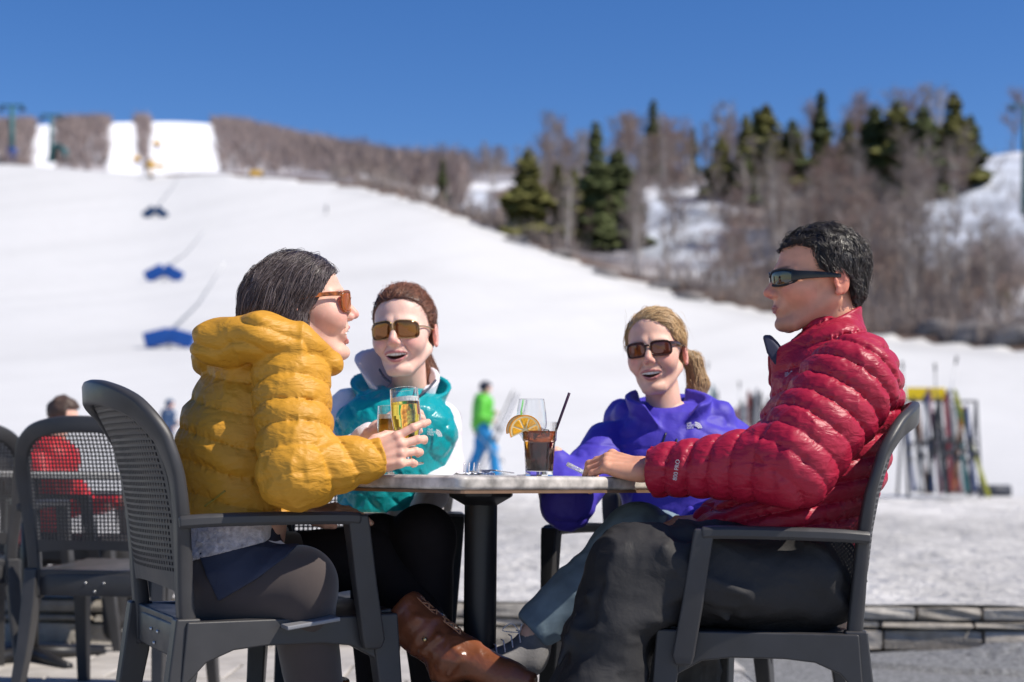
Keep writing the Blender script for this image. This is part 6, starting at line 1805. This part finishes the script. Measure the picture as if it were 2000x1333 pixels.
e = empty('wine_glass', c, 'empty stemmed wine glass standing behind the cola tumbler', 'glass')
wp = [(.0001, 0), (.034, 0), (.034, .0015), (.010, .004), (.004, .010), (.0036, .070), (.008, .078), (.022, .088), (.034, .106), (.0375, .125), (.0355, .152), (.0305, .184)]
wi = [(r - .0012, z) for r, z in wp[:6:-1]] + [(.0001, .081)]
lathe_part(wp + wi, c, np.eye(3), 'bowl', M['glass'], e)
# napkin and plastic cutlery
def napkin(px0, px1, Y, label):
    n = 14; x0, x1 = V(px0, 920, Y)[0], V(px1, 920, Y)[0]; v = []
    for i in range(n):
        for j in range(n):
            x = x0 + (x1 - x0) * i / (n - 1); y = Y - .03 + .09 * j / (n - 1)
            z = ZT + .0015 + .006 * abs(math.sin(i * 1.3 + j * .7)) * (.3 + random.random() * .7); v.append((x, y, z))
    f = [(i * n + j, (i + 1) * n + j, (i + 1) * n + j + 1, i * n + j + 1) for i in range(n - 1) for j in range(n - 1)]
    o = mesh_obj('napkin', v, f, M['paper'], None, smooth=False); md = o.modifiers.new('thick', 'SOLIDIFY'); md.thickness = .0008
    tag(o, label, 'napkin'); return o
napkin(886, 966, 3.12, 'crumpled white paper napkin lying beside the near corner of the table')
f0 = V(921, 921, 3.15); e = empty('fork', f0, 'clear plastic fork with its tines up on the napkin', 'fork')
s = MB()
for k in range(4): s.tube(cr([f0 + (-.016 + .0105 * k, -.01, -.001), f0 + (-.016 + .0105 * k, 0, .008), f0 + (-.0165 + .011 * k, .006, .020)], 3), [.0018] * 6 + [.0008], 6)
s.build('tines', M['clear_plastic'], e, smooth=True)
s = MB(); s.sweep([f0 + (0, -.008, 0), f0 + (.02, .05, -.004), f0 + (.03, .11, -.004)], rrect(.011, .0025, .001), (0, 0, 1)); s.build('handle', M['clear_plastic'], e, smooth=True)
f0 = V(948, 921, 3.13); e = empty('spoon', f0, 'clear plastic spoon lying right of the fork on the napkin', 'spoon')
bm_ = MB(); bm_.lathe([(.0001, -.004), (.009, -.002), (.014, .003), (.0135, .0036), (.0085, -.0008), (.0001, -.0026)], 20, f0); bm_.build('bowl', M['clear_plastic'], e, smooth=True)
s = MB(); s.sweep([f0 + (.012, .006, .003), f0 + (.04, .05, 0), f0 + (.06, .09, -.003)], rrect(.009, .0025, .001), (0, 0, 1)); s.build('handle', M['clear_plastic'], e, smooth=True)
e = empty('plastic_knife', V(1125, 917, 3.24), 'pale plastic knife sticking up beside the hand in the red sleeve', 'knife')
s = MB(); s.sweep([V(1107, 906, 3.22), V(1122, 914, 3.22), V(1146, 926, 3.22)], rrect(.010, .003, .001), (0, -1, .3)); s.build('blade', M['clear_plastic'], e, smooth=True)
ph = MB(); a_ = math.radians(20)
ph.box((0, 0, 0), (.115, .06, .009)); o = ph.build('phone', M['phone'], None, bevel=.0025); p_ = V(606, 1216, 2.99); o.location = p_; o.rotation_euler = (0, math.radians(-8), math.radians(24))
tag(o, 'pale grey phone lying on the chair seat beside the grey leggings', 'phone')
M['phone_screen'] = mat('phone_screen', (.02, .02, .025), .1)

# emblems and lettering on the jackets
def text(name, body, size, parent, pos, R, mt, ext=.0003):
    cu = bpy.data.curves.new(name, 'FONT'); cu.body = body; cu.size = size; cu.align_x = 'LEFT'; cu.extrude = ext; cu.space_line = .85
    o = bpy.data.objects.new(name, cu); COL.objects.link(o); cu.materials.append(mt)
    Mx = Matrix.Translation(pos) @ Matrix(R).to_4x4()
    dg = bpy.context.evaluated_depsgraph_get(); me = bpy.data.meshes.new_from_object(o.evaluated_get(dg)); bpy.data.objects.remove(o)
    me.transform(Mx); o = bpy.data.objects.new(name, me); COL.objects.link(o); 
    if not me.materials: me.materials.append(mt)
    return parent_keep(o, parent) if parent else o
def emblem(pos, nv, roll, s_, parent, mt):
    """three stacked words beside a dome of three nested arcs"""
    n_ = nrm(nv); u = nrm(np.cross(n_, (0, 0, 1))) * -1.0; w = np.cross(n_, u); w = w if w[2] > 0 else -w; u = np.cross(w, n_)
    c, s2 = math.cos(roll), math.sin(roll); u2 = u * c + w * s2; w2 = -u * s2 + w * c
    R = np.stack([u2, w2, n_], 1); pos = np.asarray(pos, float)
    text('lettering', 'THE\nNORTH\nFACE', s_ * .42, parent, Vector(pos + w2 * s_ * .30), R, mt)
    m = MB()
    for k, (r0, r1) in enumerate(((1.05, .86), (.78, .60), (.52, .36))):
        A = np.linspace(0, math.pi / 2, 9); o = pos + u2 * s_ * 1.30 - w2 * s_ * .5; v = []
        for a in A:
            for rr in (r0, r1):
                for t in (.0003, -.0003): v.append(o + (u2 * math.cos(a) * .9 + w2 * math.sin(a)) * rr * s_ + n_ * t)
        f = []
        for i in range(8):
            b = i * 4; f += [(b, b + 2, b + 6, b + 4), (b + 1, b + 5, b + 7, b + 3), (b, b + 4, b + 5, b + 1), (b + 2, b + 3, b + 7, b + 6)]
        m.add(v, f)
    m.build('emblem', mt, parent)

from mathutils.bvhtree import BVHTree
def on_cloth(person, px, py, lift=.003):
    jk = [o for o in COL.objects if o.parent == person and o.name.split('.')[0] in ('jacket', 'vest')][0]
    me = jk.data; bv = BVHTree.FromPolygons([v.co for v in me.vertices], [tuple(p.vertices) for p in me.polygons])
    o = Vector((0, 0, EYE)); d = (Vector(V(px, py, 3)) - o).normalized(); h = bv.ray_cast(o, d)
    if h[0] is None: return None, None
    ns = []
    for dx in (-9, 0, 9):
        for dy in (-6, 0, 6):
            q = bv.ray_cast(o, (Vector(V(px + dx, py + dy, 3)) - o).normalized())
            if q[0] is not None: ns.append(q[1] if q[1].dot(d) < 0 else -q[1])
    n = sum(ns, Vector()).normalized(); return np.array(h[0] + n * lift), np.array(n)
M['logo_silver'] = mat('logo_silver', (.55, .56, .60), .4)
for person, px, py, sz, mt_, rl in ((wo3, 1341, 834, .0172, M['logo_white'], .12), (wo2, 834, 845, .0172, M['logo_white'], -.05), (man, 1535, 735, .011, M['logo_silver'], .3)):
    p_, n_ = on_cloth(person, px, py)
    if p_ is not None: emblem(p_, n_ * .6 + np.array((0, -.4, .05)), rl, sz, person, mt_)
def cloth_line(person, pts, r, name, mt):
    q = []
    for i in range(len(pts) - 1):
        for t in np.linspace(0, 1, 6)[:-1]:
            x = pts[i][0] * (1 - t) + pts[i + 1][0] * t; y = pts[i][1] * (1 - t) + pts[i + 1][1] * t; p, n = on_cloth(person, x, y, .0008)
            if p is not None: q.append(p)
    if len(q) > 2:
        s = MB(); s.tube(q, r, 6); s.build(name, mt, person, smooth=True)
cloth_line(wo3, [(1301, 846), (1291, 875), (1282, 910), (1278, 960)], .0026, 'zip', M['purple_dark'])
cloth_line(wo3, [(1322, 858), (1318, 876), (1313, 898)], .0030, 'pocket_zip', M['purple_dark'])
cloth_line(wo1, [(400, 990), (420, 975), (445, 955)], .0022, 'pocket_zip', mat('mustard_zip', (.35, .24, .03), .5))
p_, n_ = on_cloth(man, 1322, 938, .003)
if p_ is not None:
    n_ = nrm(n_ * .6 + np.array((0, -.4, 0))); up_ = nrm(np.array((-.15, 0, -1)) * -1.0); u_ = up_ - n_ * np.dot(up_, n_); u_ = nrm(u_); w_ = np.cross(n_, u_)
    text('lettering', '800 PRO', .0125, man, Vector(p_), np.stack([u_, w_, n_], 1), M['logo_silver'])

# ------------------------------------------------------------------ skis and racks on the snow
SKC = {'black': (.02, .02, .022), 'grey': (.2, .2, .22), 'navy': (.02, .04, .12), 'pink': (.30, .14, .19), 'white': (.38, .38, .38), 'red': (.22, .03, .03), 'lime': (.30, .30, .03), 'brown': (.18, .09, .05), 'teal': (.03, .14, .16), 'orange': (.3, .12, .04)}
SKM = {k: mat('ski_' + k, v, .35, noise=.35, nscale=6) for k, v in SKC.items()}
M['binding'] = mat('ski_binding', (.06, .06, .065), .4)
def ski(px0, py0, px1, py1, Y, colr, label, dy=.12, group='skis leaning on the racks', wk=.85):
    """ski standing with its tail at (px0,py0) and its tip at (px1,py1)"""
    a = V(px0, py0, Y); b = V(px1, py1, Y + dy); e = empty('ski', a, label, 'ski', group); d = b - a; L = np.linalg.norm(d); d = d / L
    side = nrm(np.cross(d, (0, 1, 0))); n_ = np.cross(side, d)
    ws = [q * wk for q in (.09, .085, .07, .066, .07, .085, .095, .07, .02)]; ts = [0, .05, .3, .45, .6, .8, .92, .97, 1.0]; bend = [0, 0, 0, 0, 0, 0, .004, .02, .05]
    s = MB(); s.sweep([a + d * L * t - n_ * bn for t, bn in zip(ts, bend)], [rrect(w, .014, .004) for w in ws], tuple(n_)); s.build('board', SKM[colr], e, smooth=True)
    s = MB()
    for t, hh in ((.40, .05), (.53, .06)):
        s = MB(); s.box(a + d * L * t - n_ * (.02 + hh / 2 - .01), (.06, .09, hh), np.stack([side, d, n_], 1)); s.build('binding', M['binding'], e, bevel=.008)
    return e
def pole(px0, py0, px1, py1, Y, label, mt=None):
    a = V(px0, py0, Y); b = V(px1, py1, Y + .1); e = empty('ski_pole', a, label, 'ski pole', 'ski poles'); d = nrm(b - a)
    s = MB(); s.tube([a, b], .009, 6); s.build('shaft', mt or M['steel'], e, smooth=True)
    s = MB(); s.tube([b - d * .13, b], [.017, .02], 8); s.build('grip', M['black_pl'], e, smooth=True)
    s = MB(); s.tube([a + d * .06, a + d * .07], [.045, .04], 10); s.build('basket', M['black_pl'], e)
def rack(px0, px1, Y, top, label, sign=None):
    a, b = V(px0, 968, Y), V(px1, 968, Y); z0 = float(terrain(np.array(a[0] / Y), np.array(Y))); zt = V(0, top, Y)[2]
    e = empty('ski_rack', ((a[0] + b[0]) / 2, Y, z0), label, 'ski rack', 'ski racks on the snow')
    for x in (a[0], b[0]):
        s = MB(); s.tube([(x, Y - .3, z0 - .05), (x, Y, zt)], .025, 6); s.tube([(x, Y + .35, z0 - .05), (x, Y, zt)], .025, 6); s.build('leg', M['dark_steel'], e, smooth=True)
    for z_ in (zt - .02, z0 + (zt - z0) * .55):
        s = MB(); s.tube([(a[0], Y - .04, z_), (b[0], Y - .04, z_)], .025, 6); s.build('rail', M['dark_steel'], e, smooth=True)
    if sign:
        s = MB(); c0, c1 = V(sign[0], sign[1], Y), V(sign[2], sign[3], Y); s.box(((c0[0] + c1[0]) / 2, Y - .02, (c0[2] + c1[2]) / 2), (c1[0] - c0[0], .03, c0[2] - c1[2])); s.build('sign_board', M['yellow_sign'], e, bevel=.005)
M['dark_steel'] = mat('dark_steel', (.12, .12, .13), .5)
M['yellow_sign'] = mat('yellow_sign', (.85, .60, .01), .5, noise=.05)
rack(1764, 1905, 22.6, 765, 'steel ski rack with a yellow sign board, behind the man in red', (1770, 757, 1846, 783))
rack(1385, 1500, 28.5, 805, 'second ski rack between the purple jacket and the red jacket')
R_ = [(1785, 962, 1768, 800, 'navy'), (1800, 965, 1782, 775, 'black'), (1812, 966, 1790, 790, 'brown'), (1822, 964, 1806, 770, 'navy'), (1838, 966, 1812, 758, 'pink'), (1846, 962, 1828, 800, 'white'), (1852, 967, 1832, 775, 'black'),
      (1858, 964, 1846, 768, 'red'), (1866, 966, 1852, 760, 'grey'), (1880, 967, 1858, 790, 'white'), (1888, 964, 1866, 764, 'teal'), (1893, 968, 1872, 805, 'black'), (1902, 966, 1884, 800, 'grey'), (1932, 972, 1862, 760, 'lime'), (1840, 962, 1856, 786, 'grey'), (1874, 964, 1846, 778, 'red'), (1812, 962, 1830, 792, 'black'), (1795, 960, 1812, 785, 'white'), (1862, 962, 1880, 796, 'orange'), (1905, 962, 1886, 792, 'navy')]
ORD = ('first', 'second', 'third', 'fourth', 'fifth', 'sixth')
seen = {}
for i, (a, b_, c_, d_, k) in enumerate(sorted(R_)):
    seen[k] = seen.get(k, -1) + 1
    many = sum(1 for r in R_ if r[4] == k) > 1
    ski(a, b_, c_, d_, 22.0 + .035 * (i % 9), k, 'yellow green ski leaning outermost at the right end of the rack' if k == 'lime' else ('%s %s ski from the left on the rack with the yellow sign' % (ORD[seen[k]], k) if many else 'the only %s ski on the rack with the yellow sign' % k))
seen = {}
for i in range(15):
    x0 = 1388 + i * 7.8; t = [752, 762, 790, 815, 846, 800, 795, 780, 788, 762, 770, 758, 765, 790, 775][i]; k = ['teal', 'grey', 'navy', 'black', 'grey', 'black', 'pink', 'black', 'white', 'red', 'black', 'grey', 'black', 'brown', 'black'][i]
    ski(x0 + random.uniform(-6, 6), 942, x0 + 4, t, 28.0 + .04 * (i % 5), k, '%s %s ski from the left on the farther rack beside the purple jacket' % (ORD[seen.setdefault(k, 0)], k)); seen[k] += 1
pole(1775, 960, 1762, 706, 21.9, 'dark ski pole rising highest at the left of the yellow sign', M['binding'])
pole(1834, 962, 1826, 710, 21.9, 'thick dark ski pole rising above the yellow sign', M['binding'])
pole(1835, 900, 1869, 696, 22.1, 'thin pale ski pole slanting to the right above the rack')
pole(1366, 900, 1383, 708, 28, 'thin pole slanting above the farther rack beside the ponytail')
pole(1448, 940, 1444, 745, 28, 'thin upright pole in the middle of the farther rack')
ski(882, 930, 893, 808, 22.5, 'red', 'red tipped ski standing alone left of the skier in green', group='skis standing in the snow')
# rolled dark mat
c0, c1 = V(1912, 960, 23), V(1972, 960, 23); e = empty('rolled_mat', c0, 'dark rolled mat lying on the snow at the right of the ski rack', 'mat')
s = MB(); s.tube([c0, c1], .105, 20, cap=True); s.build('roll', mat('dark_rubber', (.04, .045, .06), .6), e, smooth=True)
s = MB(); R = axis_frame((1, 0, 0))
for r in (.095, .07, .045, .02): s.lathe([(r, 0), (r - .006, .004), (r - .012, 0)], 20, c1, R)
s.build('end_coil', mat('rubber_end', (.2, .2, .22), .6), e, smooth=True)

# ------------------------------------------------------------------ people further off
def far_person(base_px, Y, top_y, label, jk, pn, hd, pose, face=1, hair=False, skis=False):
    x = (unroll(base_px, top_y)[0] - 1000) * Y / F; z0 = float(terrain(np.array(x / Y), np.array(float(Y)))) if Y > 8 else 0.0
    H = V(base_px, top_y, Y)[2] - z0; k = H / 1.78
    e = empty('person', (x, Y, z0), label, 'person')
    Pt = {n: np.array((x + p[0] * k * face, Y + p[1] * k, z0 + p[2] * k)) for n, p in pose.items()}
    c = lambda P, a, b, r1, r2: cap(P, Pt[a], Pt[b], r1 * k, r2 * k)
    def skin(P):
        d = smin(sph(P, Pt['head'], .095 * k), c(P, 'head', 'neck', .06, .06), .03 * k)
        d = smin(d, cap(P, Pt['head'] + (.07 * k * face, 0, -.02 * k), Pt['head'] + (.105 * k * face, 0, -.035 * k), .018 * k, .012 * k), .02 * k)
        for s_ in ('l', 'r'):
            d = smin(d, c(P, 'el' + s_, 'ha' + s_, .035, .03), .02 * k); d = smin(d, sph(P, Pt['ha' + s_], .045 * k), .02 * k)
            d = smin(d, c(P, 'hip' + s_, 'kn' + s_, .07, .05), .03 * k); d = smin(d, c(P, 'kn' + s_, 'an' + s_, .05, .04), .03 * k)
        return smin(d, c(P, 'neck', 'hipl', .09, .09), .05 * k)
    allp = np.array(list(Pt.values())); lo, hi = allp.min(0) - .28 * k, allp.max(0) + .28 * k
    v, q = surface(skin, lo, hi, .016 * k); o = mesh_obj('body', v, q, M['skin'], e); set_col(o, np.repeat(np.array(SK_W)[None], len(v), 0))
    def jf(P):
        d = smin(cap(P, Pt['neck'] - (0, 0, .08 * k), Pt['hips'], .185 * k, .175 * k, flat=((0, 1, 0), 1.15)), c(P, 'neck', 'neck', .075, .075), .05 * k)
        d = smin(d, sph(P, Pt['neck'] + (-.09 * k * face, 0, .02 * k), .075 * k), .03 * k)
        for s_ in ('l', 'r'): d = smin(d, smin(c(P, 'sh' + s_, 'el' + s_, .075, .065), c(P, 'el' + s_, 'ha' + s_, .06, .042), .02 * k), .03 * k)
        for s_ in ('l', 'r'): d = smax(d, -sph(P, Pt['ha' + s_], .045 * k), .01)
        return d - creases(P, 8 / k, 5) * .012 * k
    cloth('jacket', jf, lo, hi, .02 * k, jk, e)
    def pf(P):
        d = cap(P, Pt['hips'], Pt['hips'] - (0, 0, .05 * k), .145 * k, .14 * k)
        for s_ in ('l', 'r'): d = smin(d, smin(c(P, 'hip' + s_, 'kn' + s_, .125, .10), c(P, 'kn' + s_, 'an' + s_, .085, .085), .03 * k), .03 * k)
        return d - creases(P, 7 / k, 8) * .012 * k
    cloth('trousers', pf, lo, hi, .02 * k, pn, e)
    for s_ in ('l', 'r'):
        s = MB(); a = Pt['an' + s_]; s.tube([a + (0, 0, .1 * k), a + (0, 0, -.02 * k), a + (.1 * k * face, 0, -.05 * k), a + (.2 * k * face, 0, -.055 * k)], [.07 * k, .065 * k, .055 * k, .04 * k], 10); s.build('boot', M['boot_black'], e, smooth=True)
    hm = lambda P: smax(ell(P, Pt['head'] + (-.012 * k * face, 0, .025 * k), (.122 * k, .105 * k, .115 * k)) - (vnoise(P, 40, 3) * .006 if hair else 0), -(((P[:, 2] - Pt['head'][2]) - (-.05 * k)) - .0 + .0 + np.where((P[:, 0] - Pt['head'][0]) * face > .045 * k, -.085 * k, 0)), .01)
    cloth('hair' if hair else 'helmet', hm, Pt['head'] - .2 * k, Pt['head'] + .2 * k, .009 * k, hd, e)
    return e, Pt, k
WALK = dict(head=(.07, 0, 1.66), neck=(.02, 0, 1.47), hips=(-.02, 0, .98), shl=(0, -.19, 1.40), ell=(-.02, -.26, 1.13), hal=(.22, -.20, 1.06), shr=(0, .19, 1.40), elr=(.05, .25, 1.14), har=(.26, .12, 1.22),
            hipl=(0, -.09, .95), knl=(.20, -.10, .55), anl=(.26, -.10, .10), hipr=(0, .09, .95), knr=(-.05, .10, .52), anr=(-.22, .1, .12))
M['green_jk'] = mat('green_shell', (.10, .48, .04), .5, noise=.1, nscale=4)
M['blue_pt'] = mat('blue_shell', (.01, .24, .55), .5, noise=.1, nscale=4)
M['helmet_black'] = mat('helmet_black', (.02, .022, .04), .35)
pe, Pt, k = far_person(942, 25.0, 746, 'skier in a bright green jacket and blue trousers walking with skis on the snow', M['green_jk'], M['blue_pt'], M['helmet_black'], WALK)
ski(930, 920, 1003, 762, 24.6, 'black', 'ski of the carried pair nearest the viewer, slanting up to the right', dy=.2, wk=.32, group='skis carried by the skier in green')
ski(938, 925, 1012, 768, 24.8, 'navy', 'farther ski of the pair carried by the skier in green', dy=.2, wk=.32, group='skis carried by the skier in green')
pole(985, 905, 925, 842, 24.7, 'ski pole held low and pointing forward by the skier in green')
STAND = dict(WALK); STAND.update(knl=(.04, -.1, .52), anl=(.02, -.1, .1), knr=(.03, .1, .52), anr=(0, .1, .1))
M['navy_jk'] = mat('navy_shell', (.02, .05, .12), .5); M['helmet_blue'] = mat('helmet_navy', (.02, .06, .14), .35)
far_person(327, 25.5, 781, 'person in a navy helmet mostly hidden behind the mustard jacket and its chair', M['navy_jk'], M['black_pants'], M['helmet_blue'], STAND)
yy_ = hit(637, 418); far_person(637, yy_, 400, 'tiny distant skier alone high on the open slope', M['navy_jk'], M['black_pants'], M['helmet_black'], STAND)
SIT = dict(head=(.06, 0, 1.22), neck=(.0, 0, 1.03), hips=(-.06, 0, .56), shl=(-.02, -.19, .97), ell=(.10, -.27, .72), hal=(.34, -.20, .74), shr=(-.02, .19, .97), elr=(.12, .25, .72), har=(.34, .16, .76),
           hipl=(-.04, -.09, .52), knl=(.38, -.12, .50), anl=(.36, -.12, .10), hipr=(-.04, .09, .52), knr=(.38, .12, .50), anr=(.40, .12, .10))
M['red_jk'] = mat('bright_red_shell', (.65, .02, .03), .5, noise=.1, nscale=5)
# the seated person in red: pose scaled for a head top at about 1.34 m
SITn = {n: (p[0] * 1.42, p[1] * 1.42, p[2] * 1.42) for n, p in SIT.items()}
far_person(104, 6.1, 796, 'person in a bright red coat seated beyond the empty patio chair, brown hair', M['red_jk'], M['black_pants'], mat('brown_hair', (.06, .035, .025), .6, noise=.5, nscale=60, bump=.6, bscale=150), SITn, face=1, hair=True)
# pale round table beside them
cx0 = (60 - 1000) * 5.55 / F
e = empty('round_table', (cx0, 5.55, 0), 'pale grey round patio table in front of the person in the red coat', 'table')
s = MB(); s.lathe([(.0001, .72), (.50, .72), (.51, .728), (.51, .742), (.50, .748), (.0001, .748)], 48); s.build('tabletop', mat('pale_laminate', (.55, .54, .52), .4, noise=.1), e, local=True, smooth=False)
s = MB(); s.tube([(0, 0, .03), (0, 0, .72)], .035, 16); s.build('post', M['cast'], e, local=True, smooth=True)
for q in range(4):
    a = math.radians(45 + 90 * q); s = MB(); s.tube([(0, 0, .04), (.32 * math.cos(a), .32 * math.sin(a), .015)], [.03, .018], 8); s.build('foot', M['cast'], e, local=True, smooth=True)
